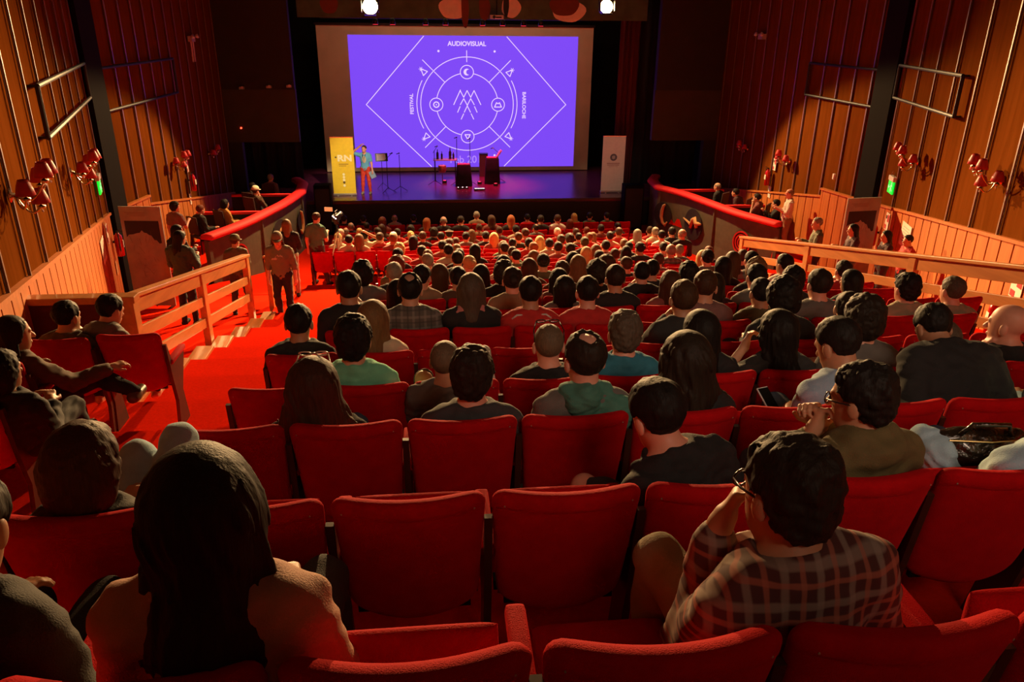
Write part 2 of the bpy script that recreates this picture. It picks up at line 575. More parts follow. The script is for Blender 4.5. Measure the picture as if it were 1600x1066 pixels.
def cushion_mesh(tipped):
    mb = MB()
    N = 14
    def P(u, v, s):
        x = u * .215; y = v * .215
        e = math.sqrt(max(0, 1 - abs(u) ** 8)) * math.sqrt(max(0, 1 - abs(v) ** 8))
        return Vector((x * (1 - .04 * (v + 1)), y, s * (.045 if s > 0 else .035) * e))
    us = [math.sin(math.pi / 2 * (2 * i / N - 1)) for i in range(N + 1)]
    M = Matrix.Rotation(R(84), 4, 'X') if tipped else Matrix.Rotation(R(3), 4, 'X')
    c = Vector((0, .20, .555)) if tipped else Vector((0, .36, .40))
    n = N + 1
    vs = [M @ P(u, v, s) + c for s in (-1, 1) for v in us for u in us]
    fs = []
    for j in range(N):
        for i in range(N):
            a = j * n + i
            fs.append((a, a + n, a + n + 1, a + 1)); fs.append((n * n + a, n * n + a + 1, n * n + a + n + 1, n * n + a + n))
    me = mb.add(vs, fs).mesh('seat_cushion')
    bm = bmesh.new(); bm.from_mesh(me)
    bmesh.ops.remove_doubles(bm, verts=bm.verts, dist=.0008)
    bmesh.ops.recalc_face_normals(bm, faces=bm.faces)
    bm.to_mesh(me); bm.free()
    me.shade_smooth()
    return me

def seat_meshes():
    d = {}
    d['back'] = seat_back_mesh()
    d['up'] = cushion_mesh(True)
    d['down'] = cushion_mesh(False)
    d['arm'] = MB().box((-.26, .25, .62), (.055, .36, .045)).mesh('armrest', True, .014)
    d['armR'] = MB().box((.26, .25, .62), (.055, .36, .045)).mesh('armrest', True, .014)
    for k, x in (('side', -.26), ('sideR', .26)):
        mb = MB()
        M = Matrix.Rotation(R(90), 4, 'Z') @ Matrix.Rotation(R(90), 4, 'X')
        poly = [(.05, .0), (.30, .0), (.24, .30), (.40, .58), (.40, .60), (.10, .60), (.035, .80), (.01, .80), (.06, .45), (.10, .25)]
        mb.prism(poly, .028, Matrix.Translation((x - .014, 0, 0)) @ M)
        d[k] = mb.mesh('side_panel')
    mb = MB()
    mb.box((0, .20, .38), (.46, .05, .04)); mb.box((0, .10, .42), (.40, .02, .10))
    d['frame'] = mb.mesh('seat_frame')
    mb = MB()
    for x in (-.21, .21):
        mb.lathe([(.003, 0), (.004, .002), (.001, .003)], (x, -.012 - .022, .875), 8, Matrix.Rotation(R(90), 4, 'X'))
    d['stud'] = mb.mesh('back_stud')
    return d
SEATM = seat_meshes()
SIDEW = wood('seat_side_wood', (.045, .012, .006), (.075, .022, .010), 2, (1, 1, .2), .4, .3)
STUD = mat('stud_white', (.35, .22, .16), .4)

def make_seat(n, x, label, group, occupied, last, near, y=None, z=None, rz=0., down=None):
    s = thing('theatre_chair', label, 'theatre seat', (x, row_y(n) if y is None else y, row_floor(n) if z is None else z), rz, group)
    link(SEATM['back'], 'backrest', RED, s)
    dn = occupied if down is None else down
    link(SEATM['down' if dn else 'up'], 'seat_cushion', RED, s)
    link(SEATM['arm'], 'armrest', RED, s)
    link(SEATM['side'], 'side_panel', SIDEW, s)
    if last:
        link(SEATM['armR'], 'armrest', RED, s)
        link(SEATM['sideR'], 'side_panel', SIDEW, s)
    link(SEATM['frame'], 'seat_frame', BLACKM, s)
    if near:
        link(SEATM['stud'], 'back_stud', STUD, s)
    return s
# ------------------------------------------------------------------ bodies as one continuous implicit surface
def _cap(a, b, ra, rb):
    return ('cap', tuple(a), tuple(b), ra, rb)
def _ell(c, r, M=None):
    return ('ell', tuple(c), tuple(r), M)

def _bbox(p, m):
    if p[0] == 'cap':
        a, b = np.array(p[1]), np.array(p[2]); r = max(p[3], p[4]) + m
        return np.minimum(a, b) - r, np.maximum(a, b) + r
    c = np.array(p[1]); r = max(p[2]) + m if p[3] is not None else np.array(p[2]) + m
    return c - r, c + r

def _dist(p, X, Y, Z):
    if p[0] == 'cap':
        a, b = np.array(p[1], float), np.array(p[2], float)
        d = b - a; L2 = max(d @ d, 1e-9)
        t = np.clip(((X - a[0]) * d[0] + (Y - a[1]) * d[1] + (Z - a[2]) * d[2]) / L2, 0, 1)
        return np.sqrt((X - a[0] - t * d[0]) ** 2 + (Y - a[1] - t * d[1]) ** 2 + (Z - a[2] - t * d[2]) ** 2) - (p[3] + (p[4] - p[3]) * t)
    c = p[1]; r = p[2]
    x, y, z = X - c[0], Y - c[1], Z - c[2]
    if p[3] is not None:
        m = p[3]      # 3x3 world->local rows
        x, y, z = (m[0][0] * x + m[0][1] * y + m[0][2] * z, m[1][0] * x + m[1][1] * y + m[1][2] * z,
                   m[2][0] * x + m[2][1] * y + m[2][2] * z)
    k0 = np.sqrt((x / r[0]) ** 2 + (y / r[1]) ** 2 + (z / r[2]) ** 2)
    k1 = np.sqrt((x / r[0] ** 2) ** 2 + (y / r[1] ** 2) ** 2 + (z / r[2] ** 2) ** 2)
    return k0 * (k0 - 1) / np.maximum(k1, 1e-6)

def axis_pts(lo, hi, step, fine):
    out = [lo]
    while out[-1] < hi:
        s = step
        for a, b, fs in fine:
            if a - s < out[-1] < b:
                s = min(s, fs)
        out.append(out[-1] + s)
    return np.array(out)

def surface(prims, res, fine=(), post=None, name='body'):
    """prims: (prim, blend radius, op) op in '+','-'; fine: boxes (lo, hi, step) sampled more densely"""
    lo = np.min([_bbox(p, .03)[0] for p, k, o in prims if o == '+'], axis=0)
    hi = np.max([_bbox(p, .03)[1] for p, k, o in prims if o == '+'], axis=0)
    ax = [axis_pts(lo[i], hi[i], res, [(f[0][i], f[1][i], f[2]) for f in fine]) for i in range(3)]
    F = np.full([len(a) for a in ax], 1.0, dtype=np.float32)
    for p, k, o in prims:
        m = max(k, .012) + res * 2.2
        a, b = _bbox(p, m)
        sl = []
        for i in range(3):
            i0 = np.searchsorted(ax[i], a[i]); i1 = np.searchsorted(ax[i], b[i])
            sl.append(slice(i0, i1))
        if any(s.stop <= s.start for s in sl): continue
        X = ax[0][sl[0]][:, None, None]; Y = ax[1][sl[1]][None, :, None]; Z = ax[2][sl[2]][None, None, :]
        d = _dist(p, X, Y, Z)
        f = F[sl[0], sl[1], sl[2]]
        if o == '-':
            d = -d
            h = np.maximum(k - np.abs(f - d), 0) / max(k, 1e-6)
            g = np.maximum(f, d) + h * h * k * .25
        else:
            h = np.maximum(k - np.abs(f - d), 0) / max(k, 1e-6)
            g = np.minimum(f, d) - h * h * k * .25
        F[sl[0], sl[1], sl[2]] = g
    if post is not None:
        F = post(F, ax[0][:, None, None], ax[1][None, :, None], ax[2][None, None, :])
    return nets(F.astype(np.float32), ax, name)

def nets(F, ax, name):
    S = F < 0
    nx, ny, nz = F.shape
    cnt = np.zeros((nx - 1, ny - 1, nz - 1), np.int8)
    offs = [(i, j, k) for i in (0, 1) for j in (0, 1) for k in (0, 1)]
    for i, j, k in offs:
        cnt += S[i:nx - 1 + i, j:ny - 1 + j, k:nz - 1 + k]
    act = np.argwhere((cnt > 0) & (cnt < 8))
    idx = np.full(cnt.shape, -1, np.int32)
    idx[act[:, 0], act[:, 1], act[:, 2]] = np.arange(len(act))
    V = np.zeros((len(act), 3)); W = np.zeros(len(act))
    cv = [F[act[:, 0] + i, act[:, 1] + j, act[:, 2] + k] for i, j, k in offs]
    cp = [np.stack([ax[0][act[:, 0] + i], ax[1][act[:, 1] + j], ax[2][act[:, 2] + k]], 1) for i, j, k in offs]
    for a in range(8):
        for b in range(a + 1, 8):
            if sum(abs(offs[a][q] - offs[b][q]) for q in range(3)) != 1: continue
            m = (cv[a] < 0) != (cv[b] < 0)
            t = np.where(m, cv[a] / np.where(m, cv[a] - cv[b], 1), 0)[:, None]
            V += np.where(m[:, None], cp[a] + (cp[b] - cp[a]) * t, 0); W += m
    V /= W[:, None]
    Q = []
    for axis in range(3):
        u, v = [(1, 2), (2, 0), (0, 1)][axis]
        sl0 = [slice(None)] * 3; sl1 = [slice(None)] * 3
        sl0[axis] = slice(0, -1); sl1[axis] = slice(1, None)
        ch = S[tuple(sl0)] != S[tuple(sl1)]
        e = np.argwhere(ch)
        e = e[(e[:, u] > 0) & (e[:, v] > 0) & (e[:, u] < F.shape[u] - 1) & (e[:, v] < F.shape[v] - 1)]
        if len(e) == 0: continue
        inside = S[e[:, 0], e[:, 1], e[:, 2]]
        def at_(du, dv):
            q = e.copy(); q[:, u] += du; q[:, v] += dv
            return idx[q[:, 0], q[:, 1], q[:, 2]]
        q = np.stack([at_(-1, -1), at_(0, -1), at_(0, 0), at_(-1, 0)], 1)
        q[~inside] = q[~inside][:, ::-1]
        Q.append(q)
    Q = np.concatenate(Q)
    Q = Q[(Q >= 0).all(axis=1)]
    me = bpy.data.meshes.new(name)
    me.vertices.add(len(V)); me.vertices.foreach_set('co', V.astype(np.float32).ravel())
    me.loops.add(len(Q) * 4); me.loops.foreach_set('vertex_index', Q.astype(np.int32).ravel())
    me.polygons.add(len(Q))
    me.polygons.foreach_set('loop_start', np.arange(0, len(Q) * 4, 4, dtype=np.int32))
    me.update(calc_edges=True)
    me.validate()
    me.shade_smooth()
    return me

# ---- skeletons ---------------------------------------------------------------------------------
def V3(*a): return np.array(a, float)
_NR = np.random.RandomState(5)
_LAT = _NR.rand(32, 32, 32).astype(np.float32) * 2 - 1
def vnoise(X, Y, Z):
    X, Y, Z = np.broadcast_arrays(X, Y, Z)
    i, j, k = np.floor(X), np.floor(Y), np.floor(Z)
    f, g, h = X - i, Y - j, Z - k
    f, g, h = f * f * (3 - 2 * f), g * g * (3 - 2 * g), h * h * (3 - 2 * h)
    i, j, k = i.astype(int) % 32, j.astype(int) % 32, k.astype(int) % 32
    i1, j1, k1 = (i + 1) % 32, (j + 1) % 32, (k + 1) % 32
    def L(a, b, c): return _LAT[a, b, c]
    x00 = L(i, j, k) * (1 - f) + L(i1, j, k) * f; x10 = L(i, j1, k) * (1 - f) + L(i1, j1, k) * f
    x01 = L(i, j, k1) * (1 - f) + L(i1, j, k1) * f; x11 = L(i, j1, k1) * (1 - f) + L(i1, j1, k1) * f
    return (x00 * (1 - g) + x10 * g) * (1 - h) + (x01 * (1 - g) + x11 * g) * h
def rotm(yaw=0, pitch=0, roll=0):
    return np.array(Euler((R(pitch), R(roll), R(yaw)), 'XYZ').to_matrix())

def skeleton(kind='sit', lean=0., side=0., head=(0, 0, 0), arms=('lap', 'lap'), hipx=0., legs=None, twist=0., slim=1., tf=1., hs=1.13):
    """joint positions, x to the right, y ahead, z up, origin on the floor"""
    J = {'slim': slim, 'kind': kind, 'hs': hs}
    if kind == 'sit':
        hip = V3(hipx, .27, .505)
        up = [V3(0, -.045, .15 * tf), V3(0, -.100, .32 * tf), V3(0, -.125, .465 * tf)]   # waist, chest, neck base
        kneeR, kneeL = hip + V3(.11, .42, .00), hip + V3(-.11, .42, .00)
        ankR, ankL = hip + V3(.11, .47, -.44), hip + V3(-.11, .47, -.44)
    else:
        hip = V3(hipx, 0, .93)
        up = [V3(0, .01, .15), V3(0, .0, .33), V3(0, -.015, .50)]
        kneeR, kneeL = hip + V3(.095, .02, -.43), hip + V3(-.095, .02, -.43)
        ankR, ankL = hip + V3(.11, -.02, -.85), hip + V3(-.11, -.02, -.85)
    if legs: kneeR, kneeL, ankR, ankL = [V3(*q) if q is not None else o for q, o in zip(legs, (kneeR, kneeL, ankR, ankL))]
    L = np.array(Matrix.Rotation(R(-lean), 3, 'X')); S = np.array(Matrix.Rotation(R(side), 3, 'Y'))
    T = np.array(Matrix.Rotation(R(twist), 3, 'Z'))
    B = T @ S @ L
    J['B'] = B
    J['hip'] = hip
    J['waist'], J['chest'], J['neck'] = [hip + B @ u for u in up]
    nk = J['neck']
    sw = .172 * slim
    J['shR'] = nk + B @ V3(sw, -.005, -.055); J['shL'] = nk + B @ V3(-sw, -.005, -.055)
    J['knR'], J['knL'], J['anR'], J['anL'] = kneeR, kneeL, ankR, ankL
    HR = rotm(*head)
    J['HR'] = HR
    J['hc'] = nk + B @ V3(0, .02, .060 if kind == 'sit' else .072) + HR @ V3(0, .018, .095) * hs
    fw = 1 if kind == 'sit' else 0
    for s, k, a in ((1, 'R', arms[0]), (-1, 'L', arms[1])):
        sh = J['sh' + k]
        if isinstance(a, (list, tuple)):
            el, wr = V3(*a[0]), V3(*a[1])
            el = sh + B @ el if len(a) < 3 else el
            wr = sh + B @ wr if len(a) < 3 else wr
        elif a == 'lap':
            el = sh + B @ V3(s * .05, .05, -.27); wr = hip + V3(s * .07, .24, .13)
        elif a == 'side':
            el = sh + B @ V3(s * .05, -.03, -.29); wr = el + V3(s * .01, .05, -.25)
        elif a == 'chin':
            el = sh + B @ V3(s * .04, .22, -.20); wr = J['hc'] + HR @ V3(s * .05, .10, -.16)
        elif a == 'arm':
            el = sh + B @ V3(s * .09, .06, -.27); wr = el + V3(s * .02, .24, .01)
        elif a == 'up':
            el = sh + B @ V3(s * .22, .05, .12); wr = J['hc'] + HR @ V3(s * .07, -.06, .10)
        elif a == 'salute':
            el = sh + B @ V3(s * .26, .05, .10); wr = J['hc'] + V3(s * .10, .08, .13)
        elif a == 'mouth':
            wr = J['hc'] + HR @ V3(s * .035, .150, -.145); el = sh + B @ V3(s * .02, .20, -.235)
        elif a == 'temple':
            wr = J['hc'] + HR @ V3(s * .06, .125, -.10); el = sh + B @ V3(s * .05, .24, -.20)
        elif a == 'down':
            el = sh + B @ V3(s * .085, -.01, -.27); wr = hip + V3(s * .16, .20, .12)
        elif a == 'hold':
            el = sh + B @ V3(s * .05, .08, -.27); wr = el + V3(-s * .10, .22, .10)
        J['el' + k], J['wr' + k] = el, wr
    return J

def head_prims(J, face=True, prof=1.0):
    c, H = J['hc'], J['HR']
    Mi = H.T.tolist()
    k = J['hs']
    def q(x, y, z): return c + H @ V3(x, y, z) * k
    P = [(_ell(q(0, -.012, .030), (.074 * k, .093 * k, .084 * k), Mi), .02, '+'),
         (_ell(q(0, .020, -.028), (.061 * k, .068 * k, .084 * k), Mi), .03, '+'),
         (_ell(q(0, .038, -.080), (.040 * k, .042 * k, .034 * k), Mi), .03, '+')]
    if face:
        P += [(_cap(q(0, .083, .006), q(0, .103, -.026), .008 * k, .0135 * k), .012, '+'),
              (_cap(q(-.030, .074, .020), q(.030, .074, .020), .012 * k, .012 * k), .015, '+'),
              (_cap(q(-.018, .082, -.058), q(.018, .082, -.058), .0085 * k, .0085 * k), .008, '+'),
              (_ell(q(.030, .093, .003), (.015 * k, .013 * k, .009 * k), Mi), .010, '-'),
              (_ell(q(-.030, .093, .003), (.015 * k, .013 * k, .009 * k), Mi), .010, '-')]
    for s in (-1, 1):
        P.append((_ell(q(s * .077, -.008, -.012), (.011 * k, .021 * k, .032 * k), Mi), .008, '+'))
    return P

def hand_prims(wr, d, n, curl=.5, s=1, fingers=True):
    """palm from the wrist along d, n = back-of-hand normal, s=+1 right hand"""
    d = d / np.linalg.norm(d); n = n - d * (n @ d); n = n / max(np.linalg.norm(n), 1e-6)
    t = np.cross(d, n) * s                       # towards the thumb
    P = [(_cap(wr - d * .01, wr + d * .03, .026, .028), .02, '+')]
    for k, o in enumerate((.026, .009, -.009, -.026)):
        P.append((_cap(wr + d * .02 + t * o * .6, wr + d * .088 + t * o, .0145, .0125), .015, '+'))
    if fingers:
        for k, (o, L) in enumerate(((.027, .068), (.009, .078), (-.009, .072), (-.027, .056))):
            p = wr + d * .088 + t * o
            c1, c2, c3 = curl * .9, curl * 1.9, curl * 2.6
            q1 = p + (d * math.cos(c1) - n * math.sin(c1)) * L * .45
            q2 = q1 + (d * math.cos(c2) - n * math.sin(c2)) * L * .32
            q3 = q2 + (d * math.cos(c3) - n * math.sin(c3)) * L * .23
            P += [(_cap(p, q1, .0105, .0092), .004, '+'), (_cap(q1, q2, .0092, .0085), .004, '+'), (_cap(q2, q3, .0085, .007), .004, '+')]
        b = wr + d * .022 + t * .026
        m = b + (d * .65 + t * .7 - n * .25) * .042
        e = m + (d * .92 + t * .15 - n * .35) * .032
        P += [(_cap(b, m, .0155, .0115), .010, '+'), (_cap(m, e, .0110, .0085), .004, '+')]
    else:
        P.append((_ell(wr + d * .085, (.04, .045, .03)), .02, '+'))
    return P

def torso_prims(J, g=0.):
    B = J['B']; Mi = B.T.tolist(); s = J['slim']
    I = None
    return [(_ell(J['hip'] + V3(0, 0, .01), (.165 * s + g, .125 + g, .115 + g)), .04, '+'),
            (_ell(J['waist'], (.135 * s + g, .105 + g, .14 + g), Mi), .08, '+'),
            (_ell(J['chest'], (.165 * s + g, .115 + g, .17 + g), Mi), .08, '+'),
            (_cap(J['shL'] + B @ V3(.05, 0, .012), J['shR'] + B @ V3(-.05, 0, .012), .062 + g, .062 + g), .05, '+'),
            (_cap(J['shL'] + B @ V3(.06, 0, .03), J['neck'] + B @ V3(-.02, 0, .02), .045 + g, .052 + g), .04, '+'),
            (_cap(J['shR'] + B @ V3(-.06, 0, .03), J['neck'] + B @ V3(.02, 0, .02), .045 + g, .052 + g), .04, '+')]

def arm_prims(J, g=0., upto=1.0, kk='RL', bag=1.0):
    P = []
    for k in kk:
        sh, el, wr = J['sh' + k], J['el' + k], J['wr' + k]
        P.append((_cap(sh, el if upto >= .5 else sh + (el - sh) * upto * 2, .056 + g * 1.1, (.042 if upto >= .5 else .05) + g * bag), .03, '+'))
        if upto > .5:
            e = el + (wr - el) * (upto - .5) * 2
            P.append((_cap(el, e, .042 + g * bag, (.027 if upto > .95 else .033) + g * bag), .02, '+'))
    return P

def leg_prims(J, g=0.):
    P = []
    hip = J['hip']
    for s, k in ((1, 'R'), (-1, 'L')):
        h = hip + V3(s * .085, 0, -.02)
        P += [(_cap(h, J['kn' + k], .088 + g, .056 + g), .05, '+'),
              (_cap(J['kn' + k], J['kn' + k] + (J['an' + k] - J['kn' + k]) * .4, .056 + g, .052 + g), .02, '+'),
              (_cap(J['kn' + k] + (J['an' + k] - J['kn' + k]) * .35, J['an' + k], .053 + g, .037 + g), .03, '+')]
    return P

def foot_prims(J, g=0., d=None):
    P = []
    for k in 'RL':
        a = J['an' + k]
        f = V3(.02 if k == 'R' else -.02, 1, 0) if d is None else V3(*d[k == 'L'])
        f = f / np.linalg.norm(f)
        P += [(_cap(a + V3(0, 0, -.045) - f * .04, a + f * .13 + V3(0, 0, -.05), .036 + g, .034 + g), .03, '+'),
              (_cap(a, a + V3(0, 0, -.04), .038 + g, .04 + g), .02, '+')]
    return P

def body_mesh(J, res=.014, face=True, hres=.008, fingers=False, handres=.006, curl=.5, hn=(None, None), hd=(None, None)):
    P = torso_prims(J) + [(_cap(J['neck'] - J['B'] @ V3(0, 0, .03), J['hc'] + J['HR'] @ V3(0, -.018, -.06) * J['hs'], .060, .056), .03, '+')]
    P += head_prims(J, face) + arm_prims(J, kk='RL') + leg_prims(J)
    P += foot_prims(J)
    fine = [(J['hc'] - .18, J['hc'] + .16, hres)]
    for i, (k, s) in enumerate((('R', 1), ('L', -1))):
        el, wr = J['el' + k], J['wr' + k]
        d = (wr - el) if hd[i] is None else V3(*hd[i])
        n = V3(0, 0, 1) + V3(s * .3, 0, 0) if hn[i] is None else V3(*hn[i])
        P += hand_prims(wr, d, n, curl, s, fingers)
        if fingers:
            dd = d / np.linalg.norm(d)
            c = wr + dd * .09
            fine.append((c - .11, c + .11, handres))
    return surface(P, res, fine, None, 'person_body')

def shirt_mesh(J, res=.014, sleeve=.22, g=.013, low=True, wr=.004, vneck=0., hood=False, scarf=False, open_=False, thick=1.0, name='shirt'):
    hip = J['hip']; B = J['B']
    P = torso_prims(J, g) + arm_prims(J, g * 1.15, sleeve if sleeve <= .94 else .94, bag=1.3)
    if hood:
        c = J['neck'] + B @ V3(0, -.06, .0)
        P += [(_ell(c, (.115, .07, .055), B.T.tolist()), .03, '+'), (_cap(J['neck'] + B @ V3(-.07, -.02, .03), J['neck'] + B @ V3(.07, -.02, .03), .045, .045), .03, '+')]
    nk = J['neck']
    P.append((_cap(nk + B @ V3(0, .015, -.005), nk + B @ V3(0, .05, .14), .062 - (0 if not hood else .003), .068), .006, '-'))
    if vneck:
        P.append((_ell(nk + B @ V3(0, .12, -.03), (.05, .06, .08)), .01, '-'))
    zc = hip[2] - (.07 if J['kind'] == 'sit' else .09)
    up = B @ V3(0, 0, 1)
    def post(F, X, Y, Z):
        F = np.maximum(F, zc - Z)
        d = (X - nk[0]) * up[0] + (Y - nk[1]) * up[1] + (Z - nk[2]) * up[2]
        F = np.maximum(F, d - (.060 if not hood else .080))
        w = np.sin(X * 38 + 4 * np.sin(Z * 17 + Y * 9)) * np.sin(Z * 47 + 3 * np.sin(X * 21 + Y * 13)) + .6 * np.sin(Y * 61 + Z * 33 + 2 * np.sin(X * 30))
        return F + wr * w
    return surface(P, res, (), post, name)

def trouser_mesh(J, res=.016, g=.012, short=False, name='trousers'):
    P = [(_ell(J['hip'] + V3(0, 0, .01), (.165 * J['slim'] + g, .125 + g, .11 + g)), .04, '+')] + leg_prims(J, g)
    zt = J['hip'][2] + .10
    za = min(J['anR'][2], J['anL'][2]) - .03
    def post(F, X, Y, Z):
        F = np.maximum(F, (Z - zt) if J['kind'] != 'sit' else np.minimum(Z - zt, -(Y - J['hip'][1] - .17)))
        if J['kind'] != 'sit': F = np.maximum(F, za - Z)
        return F + .004 * np.sin(Z * 50 + 3 * np.sin(X * 24)) * np.sin(Y * 40 + X * 22)
    return surface(P, res, (), post, name)

def shoe_mesh(J, res=.014, k='R'):
    P = foot_prims(J, .008)
    P = P[:2] if k == 'R' else P[2:]
    return surface(P, res, (), None, 'shoe')

# ---- hair, in head coordinates -----------------------------------------------------------------
def hair_mesh(style, res=.008, seed=0):
    X0 = (-.012, .035)
    P = [(_ell((0, -.014, .036), (.085, .103, .094)), .01, '+')]
    ph = seed * 1.7
    amp, fr = .0042, 110
    lowz = -.088
    if style == 'short':
        P = [(_ell((0, -.014, .034), (.083, .102, .094)), .01, '+')]
    elif style == 'messy':
        P = [(_ell((0, -.016, .042), (.092, .110, .100)), .01, '+'), (_ell((.01, -.05, .09), (.06, .06, .045)), .02, '+'), (_ell((0, -.06, -.02), (.072, .06, .06)), .03, '+')]
        amp, fr = .0075, 95
    elif style == 'crop':
        P = [(_ell((0, -.013, .032), (.0785, .097, .090)), .01, '+')]; amp = .0015
    elif style == 'curly':
        P = [(_ell((0, -.020, .042), (.100, .114, .106)), .01, '+'), (_ell((0, -.045, -.02), (.092, .078, .075)), .04, '+')]
        amp, fr, lowz = .009, 85, -.10
    elif style == 'bob':
        P += [(_ell((0, -.035, -.03), (.098, .088, .105)), .04, '+')]; lowz = -.125
    elif style == 'long':
        P += [(_cap((0, -.035, .01), (0, -.060, -.18), .086, .072), .04, '+'), (_cap((0, -.060, -.18), (0, -.060, -.27), .072, .05), .03, '+'),
              (_cap((.06, -.02, 0), (.085, -.045, -.20), .035, .03), .03, '+'), (_cap((-.06, -.02, 0), (-.085, -.045, -.20), .035, .03), .03, '+')]
        lowz = -.36
    elif style == 'wavy':      # thick long hair spreading over the shoulders
        P += [(_ell((0, -.028, .035), (.096, .108, .100)), .03, '+'), (_cap((0, -.035, -.02), (.0, -.060, -.20), .098, .10), .05, '+'),
              (_cap((.04, -.03, -.05), (.16, -.02, -.22), .06, .055), .05, '+'), (_cap((-.04, -.03, -.05), (-.13, -.02, -.22), .06, .055), .05, '+'),
              (_cap((.16, -.02, -.20), (.20, .0, -.24), .055, .03), .04, '+')]
        amp, fr, lowz = .009, 40, -.235
    elif style == 'verylong':
        P += [(_ell((0, -.024, .036), (.092, .108, .100)), .03, '+'), (_cap((0, -.030, -.02), (0, -.050, -.22), .088, .098), .06, '+'),
              (_cap((0, -.050, -.22), (.01, -.025, -.50), .098, .080), .06, '+'), (_cap((.055, .0, -.02), (.105, -.01, -.26), .040, .050), .06, '+'),
              (_cap((-.055, .0, -.02), (-.10, -.01, -.26), .040, .050), .06, '+'), (_cap((.105, -.01, -.26), (.10, .01, -.48), .050, .022), .05, '+'),
              (_cap((-.10, -.01, -.26), (-.10, .01, -.48), .050, .022), .05, '+')]
        amp, fr, lowz = .0085, 55, -.58
    elif style == 'bun':
        P += [(_ell((0, -.115, .045), (.042, .040, .040)), .012, '+')]
    elif style == 'pony':
        P += [(_cap((0, -.11, .04), (0, -.15, -.04), .03, .034), .012, '+'), (_cap((0, -.15, -.04), (0, -.13, -.18), .034, .018), .012, '+')]
        lowz = -.3
    elif style == 'fringe':     # bald crown, hair round the back and sides
        P = [(_ell((0, -.014, .020), (.082, .101, .085)), .01, '+'), (_ell((0, -.01, .118), (.066, .085, .060)), .015, '-')]
    elif style == 'balding':
        P += [(_ell((0, -.050, .128), (.044, .054, .036)), .03, '-')]
    longish = style in ('long', 'wavy', 'verylong', 'pony')
    def post(F, X, Y, Z):
        jag = .0055 * vnoise(X * 75 + ph, Y * 75, Z * 60) + .003 * vnoise(X * 190, Y * 190, Z * 120)
        fy = {'crop': .045, 'short': .050, 'curly': .060}.get(style, .052)
        slope = .55
        front = Y - (fy + slope * (Z - .055)) + jag
        if longish: front = np.maximum(front - np.maximum(0, (-Z - .04)) * .25, Y - .08)
        F = np.maximum(F, front)
        F = np.maximum(F, lowz - Z)
        if not longish and style not in ('bob', 'curly'):
            # nape line, and clear the ears
            F = np.maximum(F, -.045 - Z - .9 * np.maximum(0, -Y - .01) + jag * 1.4)
            F = np.maximum(F, .027 - np.sqrt((Y + .004) ** 2 + ((Z + .012) * .8) ** 2 + np.maximum(0, .062 - np.abs(X)) ** 2))
        if longish:
            n = vnoise(X * 48 + ph + 2 * np.sin(Z * 9), Y * 48, Z * 7 + ph) + .55 * vnoise(X * 110 + 1.5 * np.sin(Z * 15), Y * 110, Z * 12)
            n = n * np.clip((.13 - Z) / .08, .15, 1)
        elif style in ('short', 'crop', 'balding', 'fringe', 'bun'):
            n = vnoise(X * 62 + ph, Y * 40, Z * 30) + .7 * vnoise(X * 130, Y * 80, Z * 60)
        else:
            n = vnoise(X * 50 + ph, Y * 50, Z * 42 + ph) + .6 * vnoise(X * 105, Y * 105, Z * 90 + ph)
        return F + amp * n
    return surface(P, res, (), post, 'hair')

HAIRM = {}
def hair_cached(style, res=.010, seed=0):
    k = (style, res, seed)
    if k not in HAIRM: HAIRM[k] = hair_mesh(style, res, seed)
    return HAIRM[k]

def head_matrix(J, s=1.0):
    M = Matrix([list(r) for r in J['HR']]).to_4x4(); s = s * J['hs']
    return Matrix.Translation(Vector(J['hc'])) @ M @ Matrix.Scale(s, 4)

def skin(name, c): return mat('skin_' + name, c, .5, noise=(12, .06), spec=.4)
SKIN = {'light': skin('light', (.58, .30, .18)), 'mid': skin('mid', (.46, .22, .12)), 'tan': skin('tan', (.36, .16, .08)),
        'pink': skin('pink', (.66, .30, .20))}
def hairmat(name, c, rough=.42):
    if 'hair_' + name in MATS: return MATS['hair_' + name]
    m = mat('hair_' + name, c, rough + .2, noise=(60, .25), bump=(26, .5), spec=.2)
    nt = m.node_tree
    tc = [n for n in nt.nodes if n.type == 'TEX_COORD'][0]
    mp = nt.nodes.new('ShaderNodeMapping'); mp.inputs['Scale'].default_value = (6.0, 6.0, .7)
    nt.links.new(tc.outputs['Object'], mp.inputs[0])
    for n in nt.nodes:
        if n.type == 'BUMP': n.inputs['Distance'].default_value = .005
        if n.type == 'TEX_NOISE': n.inputs['Scale'].default_value = 26; nt.links.new(mp.outputs[0], n.inputs['Vector'])
    return m
HC = {k: hairmat(k, c) for k, c in {
    'black': (.010, .007, .005), 'dark': (.020, .012, .007), 'brown': (.055, .024, .011), 'auburn': (.13, .030, .012),
    'lightbrown': (.17, .085, .035), 'blond': (.52, .33, .12), 'ginger': (.34, .10, .03), 'grey': (.22, .19, .15),
    'white': (.72, .66, .52), 'olive': (.06, .055, .02), 'greybrown': (.085, .060, .040), 'shaved': (.13, .085, .05)}.items()}
def cloth(name, c, **kw):
    return mat('cloth_' + name, c, kw.pop('rough', .85), noise=kw.pop('noise', (16, .12)), bump=kw.pop('bump', (220, .25)), sheen=.1, **kw)
